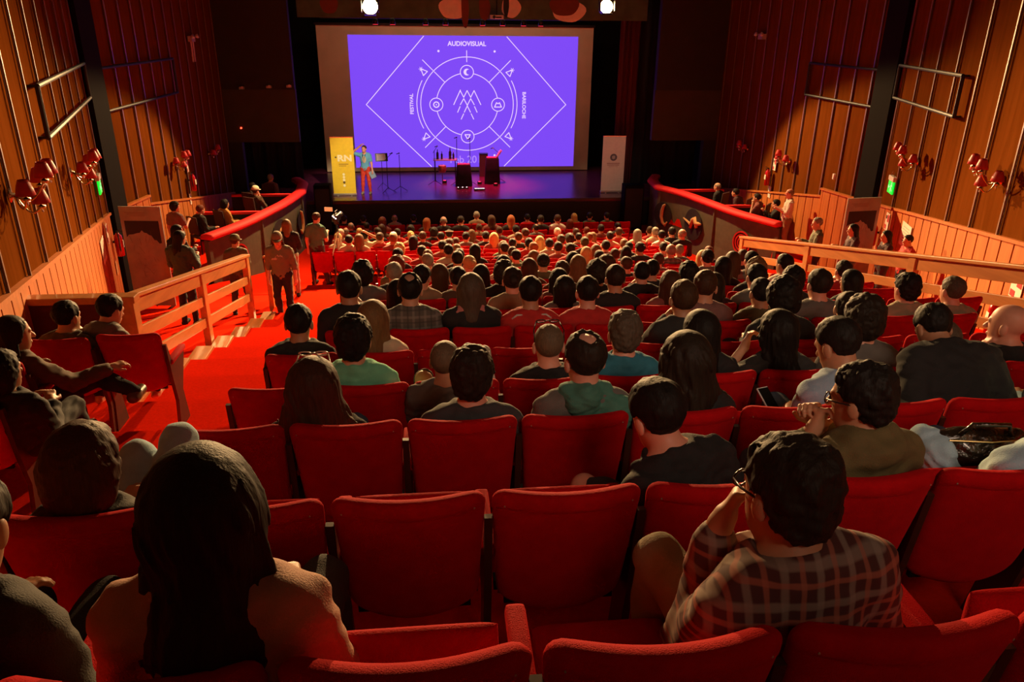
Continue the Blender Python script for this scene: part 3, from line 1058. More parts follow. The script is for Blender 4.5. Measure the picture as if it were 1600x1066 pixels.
CL = {k: cloth(k, c) for k, c in {
    'dark': (.020, .018, .017), 'black': (.012, .011, .011), 'rose': (.22, .06, .05), 'pale': (.48, .36, .26), 'brown': (.09, .045, .022),
    'cream': (.55, .43, .29), 'red': (.45, .02, .015), 'grey': (.13, .115, .10), 'tan': (.26, .17, .09), 'green': (.10, .17, .07),
    'olive': (.10, .085, .04), 'plum': (.05, .012, .016), 'white': (.66, .60, .52), 'yellow': (.55, .42, .10), 'pink': (.5, .18, .16),
    'mint': (.16, .55, .33), 'teal': (.025, .17, .24), 'darkgrey': (.045, .045, .047), 'khaki': (.115, .085, .028), 'lightblue': (.26, .36, .46),
    'denim': (.05, .075, .12), 'paledenim': (.34, .50, .60), 'sand': (.33, .25, .15), 'bluegreen': (.06, .19, .14), 'orange': (.6, .10, .03),
    'shirtblue': (.12, .38, .55), 'charcoal': (.03, .028, .026), 'mauve': (.20, .10, .09), 'peach': (.50, .27, .19), 'skinlike': (.45, .21, .12)}.items()}
def plaid(name, base, c1, c2, s1=55., s2=55., w=.25):
    if name in MATS: return MATS[name]
    m = mat(name, base, .85, noise=(30, .1))
    nt = m.node_tree; b = nt.nodes['Principled BSDF']
    for l in list(b.inputs['Base Color'].links): nt.links.remove(l)
    tc = nt.nodes.new('ShaderNodeTexCoord'); sp = nt.nodes.new('ShaderNodeSeparateXYZ')
    nt.links.new(tc.outputs['Object'], sp.inputs[0])
    prev = None
    col = nt.nodes.new('ShaderNodeRGB'); col.outputs[0].default_value = (*base, 1)
    last = col.outputs[0]
    for ax, sc, c, off, ww in (('X', s1, c1, 0, w), ('Z', s2, c1, .6, w), ('X', s1, c2, 3.1, w * .5), ('Z', s2, c2, 3.4, w * .5)):
        mu = nt.nodes.new('ShaderNodeMath'); mu.operation = 'MULTIPLY_ADD'
        mu.inputs[1].default_value = sc; mu.inputs[2].default_value = off
        nt.links.new(sp.outputs[ax], mu.inputs[0])
        si = nt.nodes.new('ShaderNodeMath'); si.operation = 'SINE'; nt.links.new(mu.outputs[0], si.inputs[0])
        gr = nt.nodes.new('ShaderNodeMapRange'); gr.inputs['From Min'].default_value = 1 - ww * 1.2; gr.inputs['From Max'].default_value = 1 - ww * .4
        nt.links.new(si.outputs[0], gr.inputs['Value'])
        sc2 = nt.nodes.new('ShaderNodeMath'); sc2.operation = 'MULTIPLY'; sc2.inputs[1].default_value = .6
        nt.links.new(gr.outputs[0], sc2.inputs[0])
        mx = nt.nodes.new('ShaderNodeMix'); mx.data_type = 'RGBA'
        nt.links.new(sc2.outputs[0], mx.inputs[0]); nt.links.new(last, mx.inputs[6]); mx.inputs[7].default_value = (*c, 1)
        last = mx.outputs[2]
    nt.links.new(last, b.inputs['Base Color'])
    MATS[name] = m
    return m

# ---- stock figures for the audience ------------------------------------------------------------
STOCK = {}
def stock(pose, hy, hi):
    k = (pose, hy, hi)
    if k in STOCK: return STOCK[k]
    arms = {'lap': ('lap', 'lap'), 'chinL': ('lap', 'chin'), 'chinR': ('chin', 'lap'), 'up': ('up', 'lap')}[pose]
    lean = {'lap': -2, 'chinL': 5, 'chinR': 5, 'up': 0}[pose]
    J = skeleton('sit', lean=lean, head=(hy, -4 if pose == 'lap' else 2, 0), arms=arms, tf=.88)
    res = .015 if hi else .020
    d = {'J': J, 'body': body_mesh(J, res, True, .008 if hi else .011, fingers=hi, handres=.007)}
    d['tee'] = shirt_mesh(J, res, .30)
    d['long'] = shirt_mesh(J, res, .92)
    d['trousers'] = trouser_mesh(J, .020)
    STOCK[k] = d
    return d

def audience(n, x, style, hair, shirt, label, group=None, pose='lap', hy=0, dz=0., hi=False, tr='denim', sk='light', long_=True, seed=0, extra=None, seat_y=None, seat_z=None, rz=0.):
    st = stock(pose, hy, hi)
    s = 1.05 + max(-.10, min(.12, dz)) / 1.15
    t = thing('person', label, 'person', (x, (row_y(n) if seat_y is None else seat_y) - .27 * (s - 1), (row_floor(n) if seat_z is None else seat_z)), rz, group, s)
    link(st['body'], 'body', SKIN[sk], t)
    link(st['long' if long_ else 'tee'], 'shirt', shirt, t)
    link(st['trousers'], 'trousers', CL[tr], t)
    if style:
        h = link(hair_cached(style, .008 if hi else .011, seed), 'hair', HC[hair], t)
        h.matrix_local = head_matrix(st['J'])
    if extra: extra(t, st['J'])
    return t
# audience: row from the back, seat in the row, x, height difference, hair, hair colour, top
AUD = [

    (2,7,0.96,0.02,'curly','dark','grey'), 
    (3,5,0.16,0.02,'short','brown','dark'), (3,7,0.9,0.04,'curly','black','black'), (3,8,1.42,-0.07,'short','dark','tan'), 
    (4,0,-2.37,0.06,'short','black','black'), (4,1,-1.87,0.03,'balding','black','plaidgrey'), (4,2,-1.36,0.02,'long','greybrown','scarf'), (4,3,-0.86,0.01,'short','black','adidas'), (4,4,-0.37,-0.0,'short','black','adidas2'), (4,6,0.65,0.03,'short','brown','skin'), (4,7,1.17,-0.05,'short','black','olive'), (4,8,1.69,0.02,'short','dark','grey'), 
    (5,0,-2.02,-0.11,'long','black','dark'), (5,2,-0.91,-0.03,'bun','dark','tan'), (5,3,-0.4,-0.12,'long','black','grey'), (5,4,0.1,0.0,'short','dark','black'), (5,5,0.66,-0.07,'long','brown','rose'), (5,6,1.11,-0.11,'long','dark','plum'), (5,7,1.54,-0.02,'short','black','grey'), (5,8,1.95,-0.09,'curly','black','dark'), (5,9,2.56,-0.12,'long','black','black'), 
    (6,0,-2.44,-0.01,'curly','black','grey'), (6,1,-1.81,-0.03,'short','black','tan'), (6,2,-1.41,-0.06,'short','black','brown'), (6,3,-0.91,-0.04,'curly','dark','black'), (6,4,-0.3,-0.12,'long','black','skin'), (6,5,0.13,-0.03,'curly','dark','dark'), (6,6,0.65,-0.07,'short','black','black'), (6,7,1.17,-0.07,'curly','black','black'), (6,8,1.95,-0.04,'curly','lightbrown','black'), (6,10,3.03,-0.1,'short','dark','red'), 
    (7,0,-2.15,-0.03,'short','grey','dark'), (7,1,-1.6,-0.06,'long','brown','red'), (7,2,-1.1,-0.1,'long','black','black'), (7,4,-0.1,-0.05,'short','brown','brown'), (7,6,1.03,-0.06,'short','black','dark'), (7,8,1.95,-0.04,'long','black','black'), (7,9,2.76,-0.02,'short','black','white'), 
    (8,4,-0.39,-0.05,'long','brown','brown'), (8,5,0.28,-0.02,'long','lightbrown','cream'), (8,6,0.68,-0.04,'curly','brown','brown'), (8,9,2.45,-0.01,'long','brown','rose'), (8,10,2.73,-0.01,'short','black','grey'), 
    (9,0,-2.21,-0.03,'curly','auburn','green'), (9,2,-1.15,-0.04,'bun','blond','cream'), (9,3,-0.65,-0.04,'long','dark','cream'), (9,4,-0.06,-0.03,'bun','dark','olive'), (9,5,0.39,-0.01,'long','black','pink'), (9,6,1.21,-0.1,'short','brown','dark'), (9,9,2.47,-0.04,'bun','black','grey'), 
    (10,1,-1.77,-0.04,'short','grey','red'), (10,2,-1.3,-0.01,'short','black','black'), (10,8,1.99,-0.1,'short','brown','rose'), (10,10,2.73,-0.07,'long','blond','dark'), (10,11,3.41,-0.07,'short','brown','dark'), 
    (11,4,0.05,-0.06,'long','lightbrown','tan'), (11,6,1.21,-0.08,'short','dark','grey'), 
    (12,0,-2.34,-0.01,'short','black','dark'), (12,1,-1.79,-0.07,'short','lightbrown','grey'), (12,2,-1.21,-0.04,'short','black','black'), (12,4,-0.15,-0.08,'short','black','green'), (12,7,1.17,-0.05,'long','blond','rose'), (12,8,1.72,-0.09,'short','brown','red'), (12,10,2.8,-0.02,'bald','grey','plaid'), (12,11,3.55,-0.08,'short','auburn','dark'), 
    (13,0,-1.91,-0.02,'short','dark','red'), (13,1,-1.39,-0.0,'short','black','pale'), (13,2,-0.87,-0.01,'long','black','black'), (13,4,-0.13,-0.07,'short','brown','green'), (13,6,1.04,-0.02,'short','dark','red'), (13,7,1.56,-0.06,'long','lightbrown','rose'), (13,8,2.18,-0.11,'long','black','dark'), (13,9,2.47,-0.03,'bun','dark','dark'), (13,10,3.29,-0.09,'short','grey','grey'), 
    (14,0,-2.39,-0.03,'curly','blond','pale'), (14,2,-1.2,-0.06,'short','lightbrown','red'), (14,4,-0.19,-0.05,'short','dark','dark'), (14,5,0.43,-0.05,'short','ginger','rose'), (14,6,0.95,-0.05,'short','dark','rose'), (14,8,1.99,-0.06,'short','dark','rose'), (14,9,2.5,-0.12,'short','dark','dark'), (14,11,3.25,-0.12,'short','dark','pale'), 
    (15,1,-1.49,-0.02,'short','black','rose'), (15,4,-0.13,-0.05,'long','lightbrown','green'), (15,5,0.45,-0.02,'short','black','red'), (15,6,0.91,-0.04,'short','dark','pale'), (15,7,1.72,-0.02,'short','olive','dark'), (15,9,2.63,-0.08,'short','lightbrown','rose'), 
    (16,2,-1.32,-0.04,'short','brown','rose'), (16,5,0.17,-0.06,'short','black','red'), (16,6,0.82,-0.02,'long','blond','yellow'), (16,7,1.33,0.01,'short','brown','red'), 
    (17,1,-3.74,-0.02,'short','black','cream'), (17,2,-3.49,0.02,'long','lightbrown','pale'), (17,3,-2.67,0.02,'short','lightbrown','rose'), (17,4,-2.18,-0.04,'long','black','red'), (17,6,-1.14,-0.12,'short','brown','red'), (17,8,-0.19,-0.02,'long','blond','rose'), (17,9,0.42,-0.0,'short','brown','black'), (17,12,1.71,-0.06,'curly','dark','black'), (17,13,2.23,-0.06,'short','lightbrown','red'), (17,14,2.75,-0.04,'short','dark','cream'), (17,16,4.07,-0.01,'short','black','white'), (17,17,4.61,0.02,'bald','skin','black'), 
    (18,0,-4.11,-0.01,'short','blond','pale'), (18,1,-3.45,0.03,'short','black','cream'), (18,2,-3.06,-0.01,'short','brown','red'), (18,3,-2.71,-0.0,'short','white','pale'), (18,4,-1.96,0.0,'short','brown','dark'), (18,5,-1.49,-0.02,'short','black','rose'), (18,6,-0.85,-0.03,'short','black','grey'), (18,7,-0.33,-0.02,'short','black','dark'), (18,9,0.71,0.04,'short','brown','red'), (18,12,2.12,-0.1,'short','black','tan'), (18,13,2.5,-0.09,'long','lightbrown','rose'), (18,14,3.21,0.0,'short','brown','red'), (18,15,3.7,-0.03,'long','grey','cream'), (18,16,4.2,-0.01,'short','grey','cream'), (18,17,4.64,0.01,'short','black','black'), 
    (19,4,-2.29,-0.05,'bun','blond','pale'), (19,6,-1.26,-0.02,'short+band','dark','pale'), (19,7,-0.65,-0.03,'long','lightbrown','rose'), (19,12,1.71,-0.02,'short','white','red'), (19,13,2.23,-0.04,'short','brown','black'), (19,17,4.31,-0.02,'short','brown','red'), 
    (20,0,-4.27,-0.03,'short','white','pale'), (20,1,-3.75,-0.04,'short','blond','pale'), (20,2,-3.23,-0.01,'short','dark','dark'), (20,3,-2.69,-0.04,'short','dark','red'), (20,5,-1.67,-0.04,'curly','dark','dark'), (20,8,0.19,-0.03,'short','brown','grey'), (20,9,0.66,-0.0,'short','black','cream'), (20,13,2.73,-0.12,'short','auburn','red'), (20,14,3.14,-0.01,'short','dark','rose'), 
    (21,0,-4.24,-0.12,'bald','skin','red'), (21,2,-3.19,0.0,'long','brown','brown'), (21,4,-2.35,-0.07,'curly','dark','dark'), (21,8,-0.33,-0.05,'short','brown','tan'), (21,11,1.38,-0.06,'balding','dark','grey'), (21,16,3.87,-0.05,'short','dark','dark'), 
    (22,0,-4.18,-0.08,'bald','skin','dark'), (22,1,-3.71,-0.09,'short','dark','dark'), (22,2,-3.23,0.07,'long','auburn','rose'), (22,4,-1.89,0.02,'long','ginger','dark'), (22,5,-1.37,0.06,'bald','skin','dark'), (22,6,-0.85,0.07,'short','dark','dark'), (22,8,0.11,0.08,'long','brown','rose'), (22,9,0.71,0.07,'long','ginger','dark'), (22,11,1.64,0.06,'short','dark','dark'), (22,12,2.16,0.07,'short','brown','white'), (22,13,2.57,-0.08,'long','auburn','rose'), 
    (23,0,-4.49,-0.07,'short','dark','dark'), (23,1,-3.89,-0.12,'short','dark','dark'), (23,3,-2.91,-0.09,'bald','skin','pale'), (23,4,-2.31,-0.1,'short','dark','dark'), (23,8,-0.3,0.0,'short','grey','tan'), (23,11,1.34,-0.12,'short','black','red'), (23,14,2.87,-0.12,'long','blond','tan'), (23,15,3.38,-0.08,'short','black','green'), (23,16,3.96,-0.09,'short','black','green'), ]
# ------------------------------------------------------------------ seat rows
def left_edge(n):
    if n < 0: return -3.55
    if n == 0: return -3.06
    if n <= 3: return -2.85
    if n == 4: return -2.58
    if n >= 17: return -4.64 if n % 2 else -4.38
    return -2.58 if n % 2 == 0 else -2.32
def right_edge(n):
    if n < 0: return .65
    return {0: 1.7, 1: 2.3, 2: 2.9, 3: 3.1}.get(n, 3.1 if n == 4 else 3.9 if n <= 12 else 3.75 if n <= 16 else 4.6)
def ordinal(k):
    return ['first', 'second', 'third', 'fourth', 'fifth', 'sixth', 'seventh', 'eighth', 'ninth', 'tenth', 'eleventh', 'twelfth',
            'thirteenth', 'fourteenth', 'fifteenth', 'sixteenth', 'seventeenth', 'eighteenth', 'nineteenth', 'twentieth',
            'twenty-first', 'twenty-second', 'twenty-third', 'twenty-fourth', 'twenty-fifth'][k - 1]
def row_name(n):
    if n >= 11: return '%s row from the stage' % ordinal(24 - n)
    return '%s row from the camera' % ordinal(n + 2)

OCC = set()           # (row, seat) taken
NEAR_OCC = {(-1, 1), (-1, 2), (-1, 5), (0, 0), (0, 4), (0, 5), (0, 7), (1, 1), (1, 2), (1, 3), (1, 4), (1, 6), (1, 7), (1, 8),
            (2, 1), (2, 2), (2, 3), (2, 4), (2, 5), (2, 6), (2, 8), (2, 9), (3, 0), (3, 1), (4, 9), (4, 10)}
def base_edge(n):     # the edge the audience table counts seats from
    return {-1: -3.55, 0: -2.54}.get(n, left_edge(n))
for a in AUD:
    OCC.add((a[0], a[1]))
def seat_rows():
    for n in range(-1, 24):
        e = left_edge(n)
        cnt = int((right_edge(n) - e) / .52 + .3)
        for k in range(cnt):
            x = e + .52 * (k + .5)
            kb = round((x - base_edge(n)) / .52 - .5)
            occ = (n, kb) in OCC or (n, k) in NEAR_OCC and n <= 4
            if n == -1 and k == 4:        # the empty seat with its cushion down
                dn = True
            else: dn = None
            lab = '%s red theatre seat, %s from left, %s' % ('occupied' if occ else 'empty', ordinal(k + 1), row_name(n))
            make_seat(n, x, lab, 'theatre seats, %s' % row_name(n), occ, k == cnt - 1, n <= 3, down=dn)
seat_rows()

# ------------------------------------------------------------------ audience in the middle and front rows
HSTY = {'short': 'short', 'long': 'long', 'bald': 'fringe', 'balding': 'balding', 'curly': 'curly', 'bun': 'bun', 'short+band': 'short'}
HTXT = {'short': 'short %s hair', 'long': 'long %s hair', 'fringe': 'a bald head', 'balding': 'thinning %s hair', 'curly': 'bushy %s hair', 'bun': 'a %s bun'}
def headband(t, J):
    mb = MB()
    pts = [Vector((.086 * math.sin(a), .100 * math.cos(a) - .014, .075 - .02 * math.cos(a))) for a in [2 * math.pi * i / 24 for i in range(25)]]
    mb.tube(pts, .014, 8)
    b = mb.build('headband', CL['white'], t, True)
    b.matrix_local = head_matrix(J)
def scarf_part(t, J):
    n = J['neck']
    me = surface([(_cap(n + V3(-.05, .0, .03), n + V3(.05, 0, .03), .066, .066), .02, '+'), (_cap(n + V3(-.09, -.02, -.01), n + V3(.09, -.02, -.01), .055, .055), .02, '+'),
                  (_cap(n + V3(0, .06, -.02), n + V3(0, .07, -.16), .06, .05), .03, '+')], .010, (), lambda F, X, Y, Z: F + .006 * vnoise(X * 60, Y * 60, Z * 90), 'scarf')
    link(me, 'scarf', CL['pink'], t)
def stripes(t, J):
    for s in (-1, 1):
        mb = MB()
        a = Vector(J['neck']) + Vector((s * .075, -.040, .020)); b = Vector(J['shR'] if s > 0 else J['shL']) + Vector((-s * .015, -.040, .045))
        for k in (-1, 0, 1):
            mb.tube([a + Vector((0, k * .022, 0)), (a + b) / 2 + Vector((0, k * .022, .016)), b + Vector((0, k * .022, 0))], .008, 6)
        mb.build('shoulder_stripe', CL['white'], t, True)
rnd = random.Random(11)
byrow = {}
for a in AUD: byrow.setdefault(a[0], []).append(a)
for n, lst in byrow.items():
    lst.sort(key=lambda a: a[2])
    for i, (m, k, x, dz, sty, hc, sh) in enumerate(lst):
        s2 = HSTY[sty]
        hc2 = 'grey' if hc == 'skin' else hc
        pose = rnd.choices(['lap', 'chinL', 'chinR'], [.8, .1, .1])[0]
        if (m, k) in ((17, 3), (18, 1)) and sty == 'short' and hc == 'black': pose = 'up'
        hy = rnd.choice([0, 0, 0, 22, -22])
        if sh == 'scarf': cm = CL['black']
        elif sh in ('plaid', 'plaidgrey'): cm = plaid('plaid_grey', (.10, .09, .075), (.22, .20, .17), (.05, .045, .04), 70, 70)
        elif sh.startswith('adidas'): cm = CL['red']
        elif sh == 'skin': cm = CL['mauve']
        else: cm = CL[sh]
        shn = {'scarf': 'black', 'plaidgrey': 'grey checked', 'plaid': 'checked', 'adidas': 'red', 'adidas2': 'red', 'skin': 'mauve', 'pale': 'pale', 'rose': 'rose',
               'cream': 'cream', 'plum': 'plum'}.get(sh, sh)
        hcn = {'lightbrown': 'light brown', 'greybrown': 'grey brown', 'olive': 'dark'}.get(hc, hc)
        ht = HTXT[s2] % hcn if '%s' in HTXT[s2] else HTXT[s2]
        if sty == 'short+band': ht = 'a white headband'
        near = n <= 6
        ext = headband if sty == 'short+band' else scarf_part if sh == 'scarf' else stripes if sh == 'adidas' else None
        if pose != 'lap': hy = 0
        lab = 'person with %s, %s top, %s from left, %s' % (ht, shn, ordinal(i + 1), row_name(n))
        sk = rnd.choice(['light', 'mid', 'mid', 'pink'])
        p = audience(n, x, s2, hc2, cm, lab, 'audience, %s' % row_name(n), pose, hy, dz, near, rnd.choice(['denim', 'black', 'darkgrey']),
                     sk, sh not in ('mint', 'adidas', 'adidas2', 'white'), rnd.randint(0, 2) if near else 0, ext)
# ------------------------------------------------------------------ screen on the stage
scr = thing('projection_screen', 'big projection screen at the back of the stage showing a purple slide', 'screen', (-.23, 32.7, STAGE_Z))
GREYC = mat('screen_cloth', (.62, .44, .27), .9, noise=(1.2, .12))
MB().box((-.30, .05, 2.87), (11.0, .04, 5.68)).build('screen_cloth', GREYC, scr)
MB().box((-.30, .02, 5.74), (11.1, .08, .09)).build('top_batten', BLACKM, scr)
SLIDE = mat('slide_purple', (.02, .01, .04), .8, emit=(.205, .066, .92), strength=1.0, noise=(2, .02))
# the projected picture is put in as even glow of slide, lines and text
LINE = mat('slide_line', (.02, .02, .02), .8, emit=(.86, .62, 1.0), strength=1.0)
TXT = mat('slide_text', (.02, .02, .02), .8, emit=(.45, .24, 1.0), strength=1.0)
sw, sh = 9.18, 5.16
SX0, SZ0 = -4.83 + .23, 1.23 - STAGE_Z
MB().box((SX0 + sw / 2, 0.02, SZ0 + sh / 2), (sw, .012, sh)).build('slide', SLIDE, scr)
def S(px, py):     # slide drawing units: the slide is 355 wide, 206 high, origin top left
    return Vector((SX0 + px / 355 * sw, .006, SZ0 + sh - py / 206 * sh))
def stroke(mb, pts, w=1.15, closed=False):
    w = w / 355 * sw / 2
    pts = [S(*p) for p in pts]
    if closed: pts.append(pts[0])
    for a, b in zip(pts[:-1], pts[1:]):
        d = (b - a).normalized(); nrm = Vector((-d.z, 0, d.x)) * w
        e = d * w * .6
        vs = [a - e + nrm, b + e + nrm, b + e - nrm, a - e - nrm]
        vs += [v + Vector((0, .006, 0)) for v in vs]
        mb.add(vs, [(0, 1, 2, 3), (7, 6, 5, 4), (0, 4, 5, 1), (1, 5, 6, 2), (2, 6, 7, 3), (3, 7, 4, 0)])
def arc(cx, cy, r, a0, a1, n=40):
    return [(cx + r * math.cos(R(a0 + (a1 - a0) * i / n)), cy + r * math.sin(R(a0 + (a1 - a0) * i / n))) for i in range(n + 1)]
CX, CY = 180.5, 105
mb = MB()
stroke(mb, [(115, 1), (22, 105), (121, 205)]); stroke(mb, [(243, 1), (339, 105), (240, 205)])
mb.build('slide_diamond', LINE, scr)
mb = MB(); stroke(mb, arc(CX, CY, 73.5, 0, 360, 72)); mb.build('slide_ring', LINE, scr)
mb = MB(); stroke(mb, arc(CX, CY, 49, 13, 77, 20)); stroke(mb, arc(CX, CY, 49, 103, 167, 20)); stroke(mb, arc(CX, CY, 49, 193, 257, 20)); stroke(mb, arc(CX, CY, 49, 283, 347, 20))
mb.build('slide_ring', LINE, scr)
mb = MB(); stroke(mb, arc(CX, CY, 79.5, -28, 28, 20)); stroke(mb, arc(CX, CY, 79.5, 152, 208, 20)); mb.build('slide_arc', LINE, scr)
mb = MB()
for a in (45, 135, 225, 315):
    c, s_ = math.cos(R(a)), math.sin(R(a))
    stroke(mb, [(CX + 49 * c, CY + 49 * s_), (CX + 72 * c, CY + 72 * s_)]); stroke(mb, [(CX + 75 * c, CY + 75 * s_), (CX + 97 * c, CY + 97 * s_)])
stroke(mb, [(CX, 22), (CX, 39)])
mb.build('slide_spoke', LINE, scr)
for (x, y) in ((CX, 54.5), (CX, 156), (CX - 49, CY), (CX + 49, CY)):
    mb = MB(); stroke(mb, arc(x, y, 10.3, 0, 360, 32)); mb.build('slide_medallion', LINE, scr)
mb = MB()      # crescent
oc = arc(CX, 54.5, 5.2, 50, 310, 16); ic = arc(CX + 2.9, 54.5, 4.0, 282, 78, 16)
mb.prism([(p[0] / 355 * sw, -p[1] / 206 * sh) for p in oc + ic], .006, Matrix.Translation((SX0, .010, SZ0 + sh)) @ Matrix.Rotation(R(90), 4, 'X'))
mb.build('slide_crescent', LINE, scr)
mb = MB(); stroke(mb, arc(CX - 49, CY, 4.2, 0, 360, 20), 1.6); stroke(mb, arc(CX - 49, CY, .5, 0, 360, 6), 1); mb.build('slide_sun', LINE, scr)
mb = MB(); stroke(mb, [(CX + 43.5, CY + 3.8), (CX + 46.5, CY - 3), (CX + 49, CY - 1.5), (CX + 51.5, CY - 3), (CX + 54.5, CY + 3.8)], 1.5, True); mb.build('slide_hill', LINE, scr)
mb = MB(); stroke(mb, [(CX - 4.2, 153), (CX + 4.2, 153), (CX, 160.5)], 1.5, True); mb.build('slide_triangle', LINE, scr)
for (x, y, rot) in ((112, 53, 225), (249, 54, -45), (113, 157, 135), (248, 157, 45)):
    mb = MB(); c, s_ = math.cos(R(rot)), math.sin(R(rot))
    tri = [(-5.5, -4.5), (-5.5, 4.5), (4.5, 0)]
    tri = [(x + c * a - s_ * -b * -1, y + s_ * a + c * b) for a, b in tri]
    stroke(mb, tri, 1.3, True)
    for a in range(0, 360, 60):
        ox, oy = x + c * 4, y + s_ * 4
        stroke(mb, [(ox, oy), (ox + 3.2 * math.cos(R(a)), oy + 3.2 * math.sin(R(a)))], .8)
    mb.build('slide_star_triangle', LINE, scr)
mb = MB()      # stacked zigzag mountains
stroke(mb, [(159, 105), (170, 82), (181, 105), (192, 82), (203, 105)][:2], 1.3)
stroke(mb, [(159, 105), (169.5, 83), (175, 93.5), (180.5, 83), (186, 93.5), (191.5, 83), (202, 105)], 1.3)
stroke(mb, [(169.5, 105), (175, 95.5), (180.5, 106), (186, 95.5), (191.5, 105)], 1.3)
stroke(mb, [(165, 117), (169, 108)], 1.3); stroke(mb, [(196, 117), (192, 108)], 1.3)
stroke(mb, [(175.5, 117), (180.5, 107), (185.5, 117)], 1.3)
stroke(mb, [(170.5, 128), (174.5, 119.5)], 1.3); stroke(mb, [(190.5, 128), (186.5, 119.5)], 1.3)
mb.build('slide_mountain_mark', LINE, scr)
for (x, y) in ((137, 23), (224, 23), (138, 188), (224, 187)):
    mb = MB(); stroke(mb, arc(x, y, .9, 0, 360, 8), 1.6); mb.build('slide_dot', LINE, scr)
def text(body, size, m, parent, loc, rot=(90, 0, 0), name='lettering', bold=.0, align='CENTER', extrude=.003, sx=1.):
    cu = bpy.data.curves.new(name, 'FONT')
    cu.body = body; cu.size = size; cu.align_x = align; cu.align_y = 'CENTER'; cu.extrude = extrude; cu.offset = bold
    tmp = bpy.data.objects.new('tmp', cu); COL.objects.link(tmp)
    bpy.context.view_layer.update()
    me = bpy.data.meshes.new_from_object(tmp)
    bpy.data.objects.remove(tmp)
    o = link(me, name, m, parent)
    o.location = loc; o.rotation_euler = [R(a) for a in rot]; o.scale = (sx, 1, 1)
    return o
text('AUDIOVISUAL', .24, LINE, scr, S(181, 12) - Vector((0, .004, 0)), bold=.006)
text('FESTIVAL', .20, LINE, scr, S(93, 104) - Vector((0, .004, 0)), (90, -90, 0), bold=.004)
text('BARILOCHE', .20, LINE, scr, S(271, 106) - Vector((0, .004, 0)), (90, 90, 0), bold=.004)
text('Feb 2019', .42, TXT, scr, S(181, 194) - Vector((0, .004, 0)), bold=.004)

# ------------------------------------------------------------------ rig above the screen
def lantern(x, label, sc=1.):
    t = thing('stage_lantern', label, 'spotlight', (x, 24.95, 7.95 - .53 * sc), 0, None, sc)
    M = Matrix.Rotation(R(90 - 8), 4, 'X')      # pointing at the hall
    MB().lathe([(.10, -.42), (.13, -.38), (.13, -.05), (.165, -.02), (.165, .03)], (0, 0, 0), 20, M).build('lamp_housing', BLACKM, t, True)
    MB().lathe([(.001, .030), (.17, .031), (.17, .035), (.001, .038)], (0, 0, 0), 24, M).build('lens', mat('lamp_lens', (.9, .8, .6), .3, emit=(1.0, .74, .36), strength=40), t)
    mb = MB()
    for a in (0, 90, 180, 270):
        q = M @ Matrix.Rotation(R(a), 4, 'Z')
        b = MB(); b.box((.19, 0, .12), (.012, .26, .2))
        mb.add([q @ Vector(v) for v in b.v], b.f)
    mb.build('barn_door', BLACKM, t)
    MB().tube([(-.17, .06, 0), (-.2, .1, .22), (0, .1, .34), (.2, .1, .22), (.17, .06, 0)], .014, 6).build('yoke', BLACKM, t)
    MB().tube([(0, .1, .34), (0, .1, .50)], .02, 6).build('clamp', BLACKM, t)
lantern(-3.35, 'brightly shining stage lantern above the left part of the screen', 1.3)
lantern(3.75, 'brightly shining stage lantern above the right end of the screen', 1.15)
lantern(-2.55, 'smaller shining stage lantern just right of the big left one', .6)
for y, z, xa, xb, lb in ((25.05, 7.95, -6, 6, 'black lighting bar carrying the two shining stage lanterns'), (29.25, 6.99, -5.4, 4.6, 'black lighting bar with small red lamps just above the screen')):
    t = thing('lighting_bar', lb, 'bar', (0, y, z))
    MB().tube([(xa, 0, 0), (xb, 0, 0)], .028, 8).build('tube', BLACKM, t)
    for k in range(4):
        x = xa + (xb - xa) * (.06 + .293 * k)
        MB().tube([(x, 0, 0), (x, 0, 9.6 - z)], .008, 6).build('hanging_cable', BLACKM, t)
LEDR = mat('led_red', (.3, .01, .01), .4, emit=(1, .03, .06), strength=3.0)
for i, x in enumerate((-3.5, -2.9, -1.75, -1.05, .26, .97, 1.72, 2.34)):
    t = thing('led_par_lamp', 'small red lamp, %s from left, on the bar above the screen' % ordinal(i + 1), 'lamp', (x, 29.25, 6.88), 0, 'red lamps above the screen')
    MB().lathe([(.05, .12), (.09, .06), (.10, -.10)], (0, 0, 0), 14).build('lamp_housing', BLACKM, t, True)
    MB().lathe([(.001, -.107), (.088, -.107), (.088, -.101), (.001, -.101)], (0, 0, 0), 14).build('lens', LEDR, t)
    MB().box((0, 0, .12), (.05, .09, .08)).build('clamp', BLACKM, t)
t = thing('projector', 'small white projector hanging above the middle of the screen', 'projector', (.70, 28.55, 7.05))
MB().box((0, 0, 0), (.46, .3, .13)).build('projector_body', WHITE, t, bevel=.02)
MB().lathe([(.05, 0), (.055, .03), (.03, .03)], (-.1, -.15, 0), 14, Matrix.Rotation(R(90), 4, 'X')).build('lens', BLACKM, t)
MB().tube([(0, 0, .06), (0, 0, 2.56)], .02, 6).build('ceiling_mount', BLACKM, t)
MB().box((.06, -.152, -.01), (.2, .006, .05)).build('front_grille', BLACKM, t)

